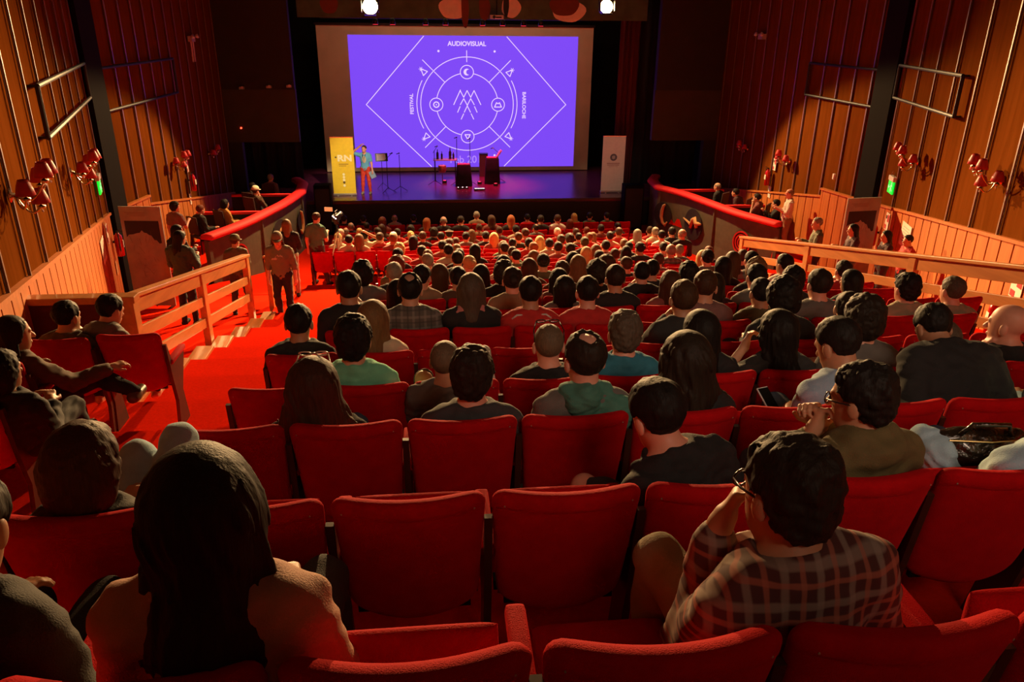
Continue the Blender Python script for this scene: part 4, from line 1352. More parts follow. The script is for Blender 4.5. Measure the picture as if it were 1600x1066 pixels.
# ------------------------------------------------------------------ wall fixtures
def place_wall(s, y, z, far=False, off=.03):
    """point and heading of a wall fixture; local +y leaves the wall"""
    x = s * ((wall_x(y) if not far else 8.5) - off)
    ang = 0 if far else math.atan(.3)
    nrm = Vector((-s * math.cos(ang), math.sin(ang), 0)) if not far else Vector((-s, 0, 0))
    return Vector((x, y, z)), math.atan2(nrm.y, nrm.x) - math.pi / 2
SHADE = mat('red_lamp_shade', (.42, .012, .012), .55, sheen=.2)
BRASS = mat('sconce_metal', (.62, .50, .34), .25, metal=1.)
def sconce(s, y, z, label, far=False, n=5, sc=1.0):
    p, rz = place_wall(s, y, z, far)
    t = thing('wall_sconce', label, 'wall lamp', p, rz, None, sc)
    MB().lathe([(.07, 0), (.075, .015), (.03, .03), (.02, .06)], (0, 0, 0), 14, Matrix.Rotation(R(-90), 4, 'X')).build('wall_plate', BRASS, t, True)
    arms = [(-.42, .22, .02), (-.16, .36, .14), (.16, .36, .16), (.42, .22, .04), (0, .26, -.12)]
    if n == 3: arms = [(-.22, .2, 0), (0, .3, .1), (.22, .2, -.02)]
    for ax, ay, az in arms:
        mb = MB()
        pts = []
        for i in range(9):
            q = i / 8
            pts.append((ax * q, .05 + (ay - .05) * q, -.12 * math.sin(q * math.pi) + az * q))
        mb.tube(pts, .010, 6)
        mb.lathe([(.006, -.03), (.035, -.02), (.04, 0), (.01, .012), (.012, .05)], (ax, ay, az), 10)
        a = mb.build('lamp_arm', BRASS, t, True)
        MB().lathe([(.088, .03), (.075, .09), (.055, .15), (.045, .175), (.043, .172), (.053, .147), (.072, .088), (.085, .03)], (ax, ay, az), 16).build('lamp_shade', SHADE, a, True)
        MB().lathe([(.012, .05), (.012, .09), (.004, .12)], (ax, ay, az), 8).build('candle', WHITE, a, True)
        MB().lathe([(.001, -.07), (.012, -.055), (.001, -.03)], (ax, ay, az), 8).build('glass_drop', mat('crystal', (.8, .8, .8), .05, spec=1.), a, True)
sconce(-1, 7.95, 5.2, 'wall sconce with five red shades on the left wall, the one nearest the camera')
sconce(-1, 12.2, 4.68, 'wall sconce with five red shades on the left wall beside the green exit sign')
sconce(-1, 21.2, 3.34, 'wall sconce with red shades on the left wall just beyond the black column', True)
sconce(-1, 24.6, 3.07, 'faint wall sconce with red shades at the stage end of the left wall', True, 3)
sconce(1, 10.3, 4.80, 'wall sconce with five red shades on the right wall, the one nearest the camera')
sconce(1, 14.0, 4.45, 'wall sconce with five red shades on the right wall beside the green exit sign')
sconce(1, 21.15, 3.30, 'wall sconce with red shades on the right wall just beyond the black column', True, 3, 1.15)
sconce(1, 24.2, 3.19, 'faint wall sconce with red shades at the stage end of the right wall', True, 3)

GREEN = mat('exit_green', (.0, .3, .02), .5, emit=(.0, .80, .035), strength=1.1)
GWHITE = mat('exit_white', (.3, .5, .3), .5, emit=(.35, 1.0, .4), strength=1.0)
def exit_sign(s, y, z, label):
    p, rz = place_wall(s, y, z)
    t = thing('exit_sign', label, 'exit sign', p, rz)
    MB().box((0, .04, .16), (.36, .08, .10)).build('sign_case', WHITE, t, bevel=.01)
    MB().box((0, .045, -.02), (.36, .03, .25)).build('sign_panel', GREEN, t)
    mb = MB()      # running figure and arrow
    q = Matrix.Translation((0, .064, -.02))
    for a, b, w in (((-.07, .07), (-.05, .0), .03), ((-.05, .0), (-.10, -.05), .02), ((-.10, -.05), (-.14, -.06), .016), ((-.05, .0), (-.01, -.05), .02), ((-.01, -.05), (-.01, -.10), .016),
                    ((-.07, .06), (-.02, .03), .014), ((-.07, .06), (-.12, .03), .014), ((.03, 0), (.13, 0), .02), ((.10, .035), (.14, 0), .018), ((.10, -.035), (.14, 0), .018)):
        mb.bar((a[0], .063, a[1] - .02), (b[0], .063, b[1] - .02), .006, w, (0, .0, 1) if abs(a[1] - b[1]) < abs(a[0] - b[0]) else (1, 0, 0))
    mb.lathe([(.018, 0), (.018, .005)], (-.075, .062, .075), 10, Matrix.Rotation(R(-90), 4, 'X'))
    mb.build('sign_figure', GWHITE, t)
    for x in (-.1, .1):
        MB().tube([(x, .05, .21), (x + .02, .03, .29)], .006, 6).build('hanger_wire', CHROME, t)
exit_sign(-1, 15.15, 3.92, 'glowing green exit sign on the left wall next to the black column')
exit_sign(1, 15.2, 3.74, 'glowing green exit sign on the right wall next to the black column')

EXTR = mat('extinguisher_red', (.50, .008, .006), .25, coat=.6)
SIGNR = mat('sign_red', (.55, .02, .02), .5)
PAPER = mat('paper_white', (.78, .72, .62), .8)
def extinguisher(s, y, z, label, far=False, sc=1.):
    p, rz = place_wall(s, y, z, far, .06)
    t = thing('fire_extinguisher', label, 'fire extinguisher', p, rz, None, sc)
    MB().lathe([(.065, -.25), (.078, -.24), (.08, .12), (.07, .17), (.035, .21), (.03, .23)], (0, .10, 0), 18).build('cylinder', EXTR, t, True)
    mb = MB(); mb.lathe([(.022, .22), (.022, .26), (.012, .27)], (0, .10, 0), 10); mb.bar((0, .10, .27), (0, .22, .31), .018, .012); mb.bar((0, .10, .255), (0, .21, .255), .018, .012)
    mb.build('valve_handle', BLACKM, t)
    MB().tube([(.03, .10, .25), (.10, .12, .22), (.12, .12, .05), (.10, .12, -.12)], .011, 6).build('hose', BLACKM, t)
    MB().box((0, .182, .0), (.09, .006, .14)).build('label_plate', PAPER, t)
    MB().box((0, .02, .05), (.05, .05, .04)).build('wall_hook', BLACKM, t)
def wall_sign(s, y, z, w, h, label, name='safety_sign', m=None, stripe=True, far=False, tilt=0):
    p, rz = place_wall(s, y, z, far, .058)
    t = thing(name, label, 'sign' if name != 'paper_sheet' else 'notice', p, rz)
    MB().box((0, .004, 0), (w, .008, h)).build('sign_board', m or PAPER, t)
    if stripe:
        mb = MB(); mb.box((-w * .22, .010, h * .22), (w * .42, .004, h * .42)); mb.box((w * .22, .010, -h * .32), (w * .42, .004, h * .26)); mb.build('red_marking', SIGNR, t)
        MB().box((w * .24, .010, h * .25), (w * .25, .004, h * .2)).build('flame_pictogram', BLACK, t)
    else:
        mb = MB()
        for i in range(6): mb.box((0, .010, h * (.33 - .12 * i)), (w * (.75 if i % 2 else .6), .003, h * .022))
        mb.build('print_line', mat('print_grey', (.35, .32, .28), .8), t)
    return t
extinguisher(-1, 15.75, 2.62, 'red fire extinguisher on the left wall beside the black column')
wall_sign(-1, 15.05, 3.02, .24, .36, 'red and white fire sign on the left wall above the extinguisher')
wall_sign(-1, 15.5, 2.20, .20, .28, 'small pale label on the left wall below the extinguisher', stripe=False, m=mat('label_yellow', (.72, .42, .16), .7))
wall_sign(-1, 14.0, 2.98, .55, .42, 'white sheet of paper pinned to the left wainscot', 'paper_sheet', stripe=False)
extinguisher(1, 15.5, 2.62, 'red fire extinguisher on the right wall beside the black column')
wall_sign(1, 15.05, 3.02, .26, .36, 'red and white fire sign on the right wall above the extinguisher')
wall_sign(1, 15.5, 2.24, .20, .28, 'small pale label on the right wall below the extinguisher', stripe=False, m=mat('label_yellow', (.72, .42, .16), .7))
wall_sign(1, 13.75, 3.06, .60, .46, 'white sheet of paper pinned to the right wainscot', 'paper_sheet', stripe=False)
wall_sign(1, 9.0, 3.62, .34, .34, 'red and white fire sign at the near end of the right wainscot')
extinguisher(1, 9.2, 3.10, 'red fire extinguisher at the near end of the right wainscot')
extinguisher(-1, 22.2, 2.66, 'small red fire extinguisher far down the left wall', True)
wall_sign(-1, 22.25, 3.10, .14, .34, 'narrow sign above the far left extinguisher', far=True)
wall_sign(-1, 22.1, 2.20, .12, .30, 'pale label below the far left extinguisher', far=True, stripe=False)
extinguisher(1, 22.15, 2.66, 'small red fire extinguisher far down the right wall', True)
wall_sign(1, 22.0, 3.06, .18, .34, 'narrow sign above the far right extinguisher', far=True)
wall_sign(1, 22.1, 2.22, .16, .34, 'pale label below the far right extinguisher', far=True, stripe=False)
def emergency_light(s, y, z, label):
    p, rz = place_wall(s, y, z, True, .05)
    t = thing('emergency_light', label, 'lamp', p, rz)
    MB().box((0, .06, 0), (.34, .12, .16)).build('battery_case', mat('case_grey', (.35, .33, .30), .6), t, bevel=.01)
    for x in (-.1, .1):
        MB().lathe([(.02, 0), (.055, .03), (.06, .08)], (x * 2.2, .12, .05), 12, Matrix.Rotation(R(-70), 4, 'X')).build('lamp_head', mat('case_pale', (.6, .58, .55), .4), t, True)
        if s < 0: MB().tube([(x, .06, -.08), (x, .05, -.62)], .022, 8).build('tube', mat('tube_pink', (.55, .42, .38), .4), t)
emergency_light(-1, 24.2, 6.35, 'grey emergency light with two tubes high on the left wall')
emergency_light(1, 24.0, 6.55, 'small emergency light high on the right wall')
for s, y, z, lb in ((1, 18.5, 3.34, 'tiny white sensor box on the right wall beyond the column'),):
    p, rz = place_wall(s, y, z, True); o = MB().box((0, .03, 0), (.07, .06, .14)).build('sensor_box', WHITE, bevel=.01); o.location = p; o.rotation_euler.z = rz; tag(o, lb, 'sensor')
# small lamps on the dark ledge left of the stage, red pilot lamp
for i, (x, z) in enumerate(((-7.82, 4.80), (-6.95, 4.84), (-6.3, 4.86))):
    t = thing('ledge_lamp', 'small grey lamp on the ledge left of the stage, %s from left' % ordinal(i + 1), 'lamp', (x, 27.12, z), 0, 'lamps on the left ledge')
    MB().box((0, 0, 0), (.16, .12, .08)).build('lamp_body', mat('case_grey', (.35, .33, .30), .6), t, bevel=.01)
    MB().lathe([(.03, 0), (.045, .04)], (.03, -.05, .02), 10, Matrix.Rotation(R(90), 4, 'X')).build('lamp_glass', mat('case_pale', (.6, .58, .55), .4), t)
o = MB().lathe([(.03, 0), (.03, .02), (.01, .03)], (0, 0, 0), 10, Matrix.Rotation(R(90), 4, 'X')).build('pilot_lamp', mat('pilot_red', (.5, .01, .01), .4, emit=(1, .05, .02), strength=6)); o.location = (-8.01, 27.17, 3.52)
tag(o, 'tiny red pilot lamp on the brown wall left of the stage', 'lamp')

# ------------------------------------------------------------------ banners, stage things
def rollup(x, y, z, w, h, m, label, rz=0, tilt=3):
    t = thing('rollup_banner', label, 'banner', (x, y, z), rz)
    M = Matrix.Rotation(R(tilt), 3, 'X')
    MB().box((0, 0, h / 2 + .07), (w, .008, h)).build('banner_sheet', m, t)
    MB().box((0, 0, .045), (w + .02, .11, .07)).build('banner_cassette', mat('cassette_alu', (.45, .42, .36), .35, metal=.7), t, bevel=.01)
    MB().box((0, 0, h + .08), (w + .01, .025, .025)).build('top_rail', CHROME, t)
    MB().tube([(0, .03, .05), (0, .03, h + .08)], .01, 6).build('support_pole', CHROME, t)
    for q in (-.3, .3):
        MB().box((q * w, 0, .006), (.05, .34, .014)).build('foot', mat('cassette_alu', (.45, .42, .36), .35, metal=.7), t)
    return t
ylw = mat('banner_yellow', (.82, .55, .02), .6)
b = rollup(-4.83, 28.0, STAGE_Z, .80, 1.98, ylw, 'yellow roll-up banner standing at the left end of the stage')
cream = mat('banner_cream', (.92, .84, .50), .6)
dk = mat('banner_dark', (.12, .07, .02), .6)
text('RN', .30, cream, b, (.07, -.008, 1.32), name='logo_lettering', bold=.012, sx=1.25)
MB().lathe([(.032, 0), (.032, .004)], (-.24, -.006, 1.36), 14, Matrix.Rotation(R(90), 4, 'X')).build('logo_dot', dk, b)
mb = MB(); mb.box((.02, -.006, 1.12), (.34, .003, .03)); mb.box((-.02, -.006, 1.06), (.26, .003, .022)); mb.build('small_print', mat('banner_ochre', (.35, .20, .02), .6), b)
for i, z in enumerate((.76, .66, .56, .47, .36)):
    MB().lathe([(.035, 0), (.045, 0), (.045, .004), (.035, .004)], (0, -.006, z), 14, Matrix.Rotation(R(90), 4, 'X')).build('round_icon', cream if i != 3 else dk, b)
b = rollup(4.98, 28.0, STAGE_Z, .84, 1.98, mat('banner_pale', (.62, .50, .42), .7), 'pale roll-up banner with a round emblem at the right end of the stage')
emb = mat('emblem_blue', (.10, .08, .10), .7)
MB().lathe([(.105, 0), (.13, 0), (.13, .004), (.105, .004)], (0, -.006, 1.30), 24, Matrix.Rotation(R(90), 4, 'X')).build('emblem_ring', emb, b)
MB().lathe([(.001, 0), (.09, 0), (.09, .003), (.001, .003)], (0, -.006, 1.30), 24, Matrix.Rotation(R(90), 4, 'X')).build('emblem_disc', emb, b)
mb = MB()
for dx in (-.04, 0, .04): mb.box((dx, -.012, 1.30), (.014, .004, .10 if dx else .13))
mb.build('emblem_building', PAPER, b)
mb = MB(); mb.box((0, -.006, 1.08), (.48, .003, .035)); mb.box((0, -.006, 1.02), (.44, .003, .028)); mb.box((0, -.006, .96), (.34, .003, .012))
mb.build('small_print', mat('print_rust', (.36, .20, .15), .7), b)

def cabinet(x, y, z, w, d, h, label):
    t = thing('stage_monitor', label, 'loudspeaker', (x, y, z))
    MB().box((0, 0, h / 2), (w, d, h)).build('cabinet', BLACK, t, bevel=.015)
    MB().box((0, -d / 2 - .006, h * .5), (w * .88, .012, h * .86)).build('front_grille', mat('grille_black', (.012, .012, .012), .7), t)
cabinet(-5.42, 26.6, 0, .55, .5, 1.72, 'black loudspeaker cabinet at the left front corner of the stage')
cabinet(5.42, 26.6, 0, .70, .5, 1.62, 'black loudspeaker cabinet at the right front corner of the stage')

def mic_stand(x, y, h, label, boom=.35, lit=True, rz=0):
    t = thing('microphone_stand', label, 'microphone stand', (x, y, STAGE_Z), rz)
    for a in (90, 210, 330):
        MB().tube([(0, 0, .16), (.30 * math.cos(R(a)), .30 * math.sin(R(a)), .015)], .010, 6).build('leg', BLACKM, t)
    MB().tube([(0, 0, .14), (0, 0, h)], .012, 6).build('pole', BLACKM, t)
    if boom: MB().tube([(-boom * .4, 0, h - .10), (boom, 0, h + .16)], .009, 6).build('boom_arm', BLACKM, t)
    m = Vector((boom, 0, h + .16)) if boom else Vector((0, 0, h + .05))
    mc = MB().tube([m - Vector((.10, 0, .03)), m], [.012, .017], 8).build('microphone', BLACKM, t, True)
    MB().lathe([(.001, -.03), (.022, -.018), (.028, 0), (.022, .018), (.001, .03)], m, 10).build('microphone_head', CHROME if lit else BLACKM, mc, True)
mic_stand(-3.32, 28.5, 1.25, 'microphone stand just right of the presenter', .22, False, .4)
mic_stand(-2.87, 28.8, 1.32, 'microphone stand with bright head, second from the presenter', .0, True)
mic_stand(-1.58, 29.9, 1.30, 'microphone stand left of the small table', .12, True)
mic_stand(-.72, 29.75, 1.75, 'tall thin microphone stand behind the left draped table, left of the pair', 0, False)
mic_stand(-.22, 29.75, 1.70, 'tall thin microphone stand behind the left draped table, right of the pair', 0, False)
mic_stand(.92, 30.4, 1.15, 'microphone stand behind the right black draped table', -.2, True)
t = thing('music_stand', 'music stand with white sheets behind the presenter', 'music stand', (-3.55, 29.3, STAGE_Z), .2)
for a in (90, 210, 330): MB().tube([(0, 0, .2), (.26 * math.cos(R(a)), .26 * math.sin(R(a)), .01)], .008, 6).build('leg', BLACKM, t)
MB().tube([(0, 0, .18), (0, 0, 1.1)], .010, 6).build('pole', BLACKM, t)
MB().box((0, -.02, 1.15), (.46, .012, .30), Matrix.Rotation(R(-18), 3, 'X')).build('desk', BLACKM, t)
mb = MB(); mb.box((-.02, -.035, 1.16), (.34, .006, .24), Matrix.Rotation(R(-18), 3, 'X')); mb.build('sheet_music', mat('sheet_lilac', (.75, .65, .72), .8), t)
def draped_table(x, y, w, h, label, top, rz=0):
    t = thing('draped_table', label, 'table', (x, y, STAGE_Z), rz)
    mb = MB(); n = 48; vs = []; fs = []
    for k, (rr, z) in enumerate(((1.10, .02), (1.0, h * .6), (.94, h - .02), (.90, h), (.01, h + .002))):
        for i in range(n):
            a = 2 * math.pi * i / n
            r = rr * (1 + (.05 * math.sin(9 * a) * (1 - z / h)))
            sq = 1 / max(abs(math.cos(a)), abs(math.sin(a)), .78)
            vs.append((w / 2 * r * sq * math.cos(a) * .85, w / 2.4 * r * sq * math.sin(a) * .85, z))
    for k in range(4):
        for i in range(n):
            fs.append((k * n + i, k * n + (i + 1) % n, (k + 1) * n + (i + 1) % n, (k + 1) * n + i))
    fs.append(tuple(range(n))[::-1]); fs.append(tuple(4 * n + i for i in range(n)))
    mb.add(vs, fs).build('black_cloth', mat('drape_black', (.010, .008, .008), .9), t, True)
    MB().box((0, 0, h + .02), (w * .7, w * .5, .03)).build('table_top', top, t, bevel=.005)
    return t
redtop = mat('red_lit_top', (.65, .06, .06), .4)  # red of the stage lamps put into the top's colour
draped_table(-.47, 29.65, .66, .80, 'black draped table with a reddish top, left of the two', redtop)
draped_table(.66, 30.05, .62, .98, 'black draped table with a reddish top, right of the two', redtop)
o = MB().box((0, 0, 0), (.05, .28, .30), Matrix.Rotation(R(35), 3, 'Y')).build('open_notebook', mat('sheet_lilac', (.75, .65, .72), .8)); o.location = (.92, 30.0, 2.20); tag(o, 'pale open notebook leaning on the right draped table', 'notebook')
t = thing('side_table', 'small table with a bright top left of the draped tables', 'table', (-1.15, 31.0, STAGE_Z))
MB().box((0, 0, .78), (.95, .5, .03)).build('table_top', mat('table_pale', (.7, .55, .5), .3), t)
for x in (-.4, .4):
    for y in (-.2, .2): MB().tube([(x, y, 0), (x, y, .77)], .016, 6).build('leg', BLACKM, t)
t2 = thing('conga_drum', 'brown drum on a thin bright stand below the small table', 'drum', (-1.28, 30.55, STAGE_Z))
MB().lathe([(.13, .36), (.17, .44), (.16, .60), (.15, .62)], (0, 0, 0), 16).build('drum_shell', mat('drum_brown', (.30, .12, .03), .4, coat=.4), t2, True)
MB().lathe([(.15, .62), (.14, .63), (.001, .632)], (0, 0, 0), 16).build('drum_skin', PAPER, t2)
MB().tube([(0, 0, .0), (0, 0, .37)], .02, 8).build('drum_stand', CHROME, t2)
for i, (x, h, r) in enumerate(((-1.45, .38, .05), (-1.28, .30, .04), (-.95, .44, .055), (-.82, .30, .04))):
    o = MB().lathe([(r, 0), (r, h * .6), (r * .35, h * .78), (r * .35, h), (r * .2, h)], (0, 0, 0), 12).build('bottle', mat('bottle_glass_dark', (.03, .02, .03), .15), None, True)
    o.location = (x, 31.0, STAGE_Z + .797); tag(o, 'dark bottle on the small stage table, %s from the left' % ordinal(i + 1), 'bottle', 'bottles on the small stage table')
t = thing('amplifier_box', 'dark box seat behind the right draped table', 'box', (.42, 31.6, STAGE_Z))
MB().box((0, 0, .45), (.34, .3, .9)).build('box_body', mat('box_brown', (.09, .055, .035), .6), t, bevel=.01)
MB().box((0, 0, .91), (.36, .32, .02)).build('box_lid', BLACKM, t)
for i, (x, y, cnt) in enumerate(((-.55, 29.02, 3), (.08, 28.75, 6))):
    t = thing('pedal_board', 'row of small white pilot lights on the stage floor, the %s one' % ('left' if i == 0 else 'right'), 'pedal board', (x, y, STAGE_Z))
    MB().box((0, 0, .03), (.42, .2, .06)).build('board', BLACKM, t)
    for k in range(cnt):
        MB().lathe([(.014, 0), (.014, .012)], (-.16 + .32 * k / (cnt - 1), -.04, .06), 8).build('pilot_light', mat('led_white', (.8, .8, .8), .4, emit=(1, .9, .85), strength=6), t)
# red footlights between the drum tables
for i, (x, y) in enumerate(((-1.2, 30.2), (.75, 29.5), (.15, 29.9))):
    t = thing('floor_lamp', 'small red glowing floor lamp on the stage, %s from the left' % ('first', 'third', 'second')[i], 'lamp', (x, y, STAGE_Z), 0, 'red floor lamps')
    MB().box((0, 0, .05), (.16, .14, .09)).build('lamp_body', BLACKM, t)
    MB().lathe([(.001, 0), (.05, 0), (.05, .006), (.001, .006)], (0, 0, .096), 12).build('lens', LEDR, t)

# ------------------------------------------------------------------ timber rails
def rail(s, y0, y1, z0, z1, posts, label, end=.98):
    x = s * 4.80
    t = thing('timber_rail', label, 'handrail', (x, y0, row_floor(int((y0 - 1.9) / .95))))
    b = Vector(t.location)
    def Z(y): return z0 + (z1 - z0) * (y - y0) / (y1 - y0)
    def P(y, dz): return Vector((x, y, Z(y) + dz)) - b
    MB().bar(P(y0 - .05, 0), P(y1 + .05, 0), .13, .045).build('handrail', RAILW, t, bevel=.008)
    for dz, h in ((-.11, .17), (-.42, .13), (-.72, .13)):
        MB().bar(P(y0, dz), P(y1, dz), .045, h).build('cross_rail', RAILW, t, bevel=.006)
    for y in posts:
        zz = floor_at(y) - .02
        MB().box((0, y - b.y, (Z(y) + zz) / 2 - b.z - .01), (.09, .15, Z(y) - zz - .02)).build('post', RAILW, t, bevel=.006)
rail(-1, 7.72, 12.66, 4.20, 3.21, (7.74, 10.15, 12.62), 'timber handrail along the left aisle with three posts')
rail(1, 5.6, 15.1, 4.80, 2.72, (5.7, 9.35, 12.25, 15.06), 'long timber handrail down the right side of the hall')
rail(-1, 14.2, 16.3, 2.74, 2.30, (14.24, 16.26), 'short timber handrail beyond the gap in the left aisle rail')
# stepped curb boards under the left rail
for i, n in enumerate(range(5, 12)):
    z = row_floor(n)
    t = MB().box((-4.63, row_y(n) + .19, z + .02), (.22, .90, .04)).build('step_board', RAILW, bevel=.006)
    tag(t, 'light wooden edge board at the foot of the left rail, %s from the camera' % ordinal(i + 1), 'board', 'edge boards of the left aisle steps')

# screen wall at the head of the left ramp: carpeted panel with a wooden cap
t = thing('barrier_panel', 'dark red carpeted barrier with a wooden top across the head of the left ramp', 'barrier', (-5.2, 7.62, 3.2))
MB().box((-.04, 0, .45), (.98, .08, 1.1)).build('panel', mat('dark_red_cloth', (.10, .010, .008), .9), t)
MB().box((-.02, 0, 1.02), (1.12, .16, .07)).build('cap_rail', RAILW, t, bevel=.008)
MB().box((.44, 0, .38), (.16, .14, 1.24)).build('post', RAILW, t, bevel=.008)

# ------------------------------------------------------------------ exhibition posters on stands
def poster(x, y, z, rz, label, flip=False):
    t = thing('poster_stand', label, 'poster', (x, y, z), rz)
    w, h = .80, 2.02
    gp = mat('poster_grey', (.36, .33, .30), .8, noise=(3, .22))
    MB().box((0, 0, h / 2 + .06), (w, .025, h)).build('poster_sheet', gp, t)
    mb = MB(); n = 15; top = 1.80; xs = [(-.33 + .66 * i / n) for i in range(n + 1)]
    lo = [.52, .50, .46, .42, .36, .31, .30, .26, .24, .26, .30, .28, .33, .30, .34, .36]
    poly = [(xs[0], top), (xs[-1], top)] + [(xs[i], top - lo[n - i] * .9 + (.03 if i % 2 else 0)) for i in range(n, -1, -1)]
    mb.prism(poly, .004, Matrix.Translation((0, -.013, 0)) @ Matrix.Rotation(R(90), 4, 'X'))
    mb.build('dark_print', mat('poster_dark', (.035, .022, .018), .8), t)
    mb = MB()
    r2 = random.Random(3)
    for i in range(26):
        x0 = r2.uniform(-.26, .20); z0 = r2.uniform(.75, 1.45)
        mb.bar((x0, -.014, z0), (x0 + r2.uniform(-.12, .12), -.014, z0 + r2.uniform(-.16, .16)), .003, .006, (0, 1, 0))
    mb.build('fine_drawing', mat('poster_line', (.28, .17, .14), .8), t)
    mb = MB()
    for i in range(3): mb.box((-.1 + .02 * i, -.014, 1.96 - .03 * i), (.40 - .05 * i, .003, .010))
    mb.build('title_line', mat('poster_line', (.28, .17, .14), .8), t)
    for q in (-.3, .3): MB().box((q, 0, .02), (.04, .36, .04)).build('foot', BLACKM, t)
    MB().tube([(0, .03, .03), (0, .03, h)], .012, 6).build('support_pole', BLACKM, t)
poster(-7.30, 15.2, side_floor(15.2), -.10, 'tall grey poster with a dark landscape print standing by the left column')
poster(7.35, 15.1, side_floor(15.1), .12, 'tall grey poster with a dark landscape print standing by the right column')

# ------------------------------------------------------------------ curved boxes beside the front stalls
PLASTER = mat('box_plaster', (.11, .095, .055), .8, noise=(5, .2))
FIGC = mat('relief_ochre', (.62, .34, .14), .7)
def curve_pt(pts, u):
    k = u * (len(pts) - 1); i = min(int(k), len(pts) - 2); f = k - i
    P = [Vector(pts[max(0, min(len(pts) - 1, j))]) for j in (i - 1, i, i + 1, i + 2)]
    return .5 * ((2 * P[1]) + (P[2] - P[0]) * f + (2 * P[0] - 5 * P[1] + 4 * P[2] - P[3]) * f * f + (3 * P[1] - P[0] - 3 * P[2] + P[3]) * f ** 3)
def theatre_box(s, pts, label):
    pts = [(s * a, b, 0) for a, b in pts]
    t = thing('theatre_box', label, 'theatre box', (s * 6.5, 22, 1.0))
    b0 = Vector((s * 6.5, 22, 1.0))
    N = 40
    C = [curve_pt(pts, i / N) for i in range(N + 1)]
    C.append(Vector((s * 5.95, 26.3, 0))); C.append(Vector((s * 6.3, 27.1, 0)))
    def nrm(i):
        d = (C[min(i + 1, len(C) - 1)] - C[max(i - 1, 0)]).normalized()
        return Vector((-d.y, d.x, 0)) * (1 if s < 0 else -1)        # towards the outside (wall side)
    mb = MB(); vs = []; fs = []
    n = len(C)
    for i in range(n):
        o = nrm(i)
        zb = -.05
        for off, z in ((0, zb), (.03, .6), (0, 1.72), (.14, 1.72), (.14, zb)):
            p = C[i] + o * off; vs.append((p.x - b0.x, p.y - b0.y, z - b0.z))
    for i in range(n - 1):
        for k in range(5):
            k2 = (k + 1) % 5; fs.append((i * 5 + k, i * 5 + k2, i * 5 + 5 + k2, i * 5 + 5 + k))
    fs.append((0, 1, 2, 3, 4)); fs.append(tuple((n - 1) * 5 + k for k in range(5)))
    mb.add(vs, fs).build('curved_front', PLASTER, t, False)
    # plush rail
    mb = MB(); vs = []; fs = []
    prof = [(-.10, 1.74), (-.12, 1.80), (-.08, 1.865), (.06, 1.89), (.20, 1.865), (.24, 1.80), (.22, 1.74)]
    for i in range(n):
        o = nrm(i)
        for off, z in prof:
            p = C[i] + o * off; vs.append((p.x - b0.x, p.y - b0.y, z - b0.z))
    m = len(prof)
    for i in range(n - 1):
        for k in range(m):
            k2 = (k + 1) % m; fs.append((i * m + k, i * m + k2, i * m + m + k2, i * m + m + k))
    fs.append(tuple(range(m))); fs.append(tuple((n - 1) * m + k for k in range(m)))
    mb.add(vs, fs).build('plush_rail', RED_RAIL, t, True)
    # end pilaster and seams
    for i in (0, 17, 38):
        o = nrm(i); d = Vector((o.y, -o.x, 0))
        p = C[i] - o * .015
        ang = math.atan2(d.y, d.x)
        mb = MB().box((p.x - b0.x, p.y - b0.y, .86 - b0.z), (.12 if i == 0 else .06, .05, 1.72), Matrix.Rotation(ang, 3, 'Z'))
        mb.build('pilaster', PLASTER, t, bevel=.008)
    # round reliefs
    def relief(i, r, kind):
        o = nrm(i); p = C[i] - o * .03; ang = math.atan2(o.y, o.x)
        M = Matrix.Translation((p.x - b0.x, p.y - b0.y, (1.02 if kind == 'rings' else .98) - b0.z)) @ Matrix.Rotation(ang - math.pi / 2, 4, 'Z') @ Matrix.Rotation(R(90), 4, 'X')
        def disc(rr, z, m, nm, inner=None, a0=0, a1=360):
            mb = MB()
            if inner is None:
                mb.prism([(rr * math.cos(R(a)), rr * math.sin(R(a))) for a in range(0, 360, 10)], .012, M @ Matrix.Translation((0, 0, z)))
            else:
                st = 10
                for a in range(a0, a1, st):
                    poly = [(inner * math.cos(R(a)), inner * math.sin(R(a))), (rr * math.cos(R(a)), rr * math.sin(R(a))),
                            (rr * math.cos(R(a + st)), rr * math.sin(R(a + st))), (inner * math.cos(R(a + st)), inner * math.sin(R(a + st)))]
                    mb.prism(poly, .02, M @ Matrix.Translation((0, 0, z)))
            return mb.build(nm, m, t)
        disc(r, .0, mat('relief_dark', (.022, .012, .008), .7), 'round_relief')
        if kind == 'rings':
            for q in (.96, .70, .44, .2):
                disc(r * q, .012, SIGNR if q != .2 else SIGNR, 'relief_ring', r * (q - .12))
        else:
            mb = MB()
            if kind == 'horn':
                pts2 = [(-.10, .34), (-.04, .30), (.02, .12), (.03, -.08), (-.04, -.26), (-.16, -.34), (-.24, -.22)]
                mb.tube([M @ Vector((a * s * -1, b2, .03)) for a, b2 in pts2], [.03, .05, .06, .06, .055, .05, .02], 8)
            else:
                mb.tube([M @ Vector((a * 1.0, b2, .03)) for a, b2 in [(-.55, .10), (-.2, .02), (-.05, -.08)]], [.02, .04, .05], 8)
                mb.tube([M @ Vector((a, b2, .035)) for a, b2 in [(-.10, -.12), (.0, .15), (.12, .22), (.2, .08), (.34, .10), (.48, .12)]], [.05, .07, .08, .07, .06, .03], 8)
                mb.tube([M @ Vector((a, b2, .035)) for a, b2 in [(.2, .08), (.26, -.05)]], [.05, .06], 8)
            mb.build('relief_figure', FIGC, t, True)
    relief(8, .36, 'rings'); relief(24, .50, 'figure'); relief(36, .40, 'horn')
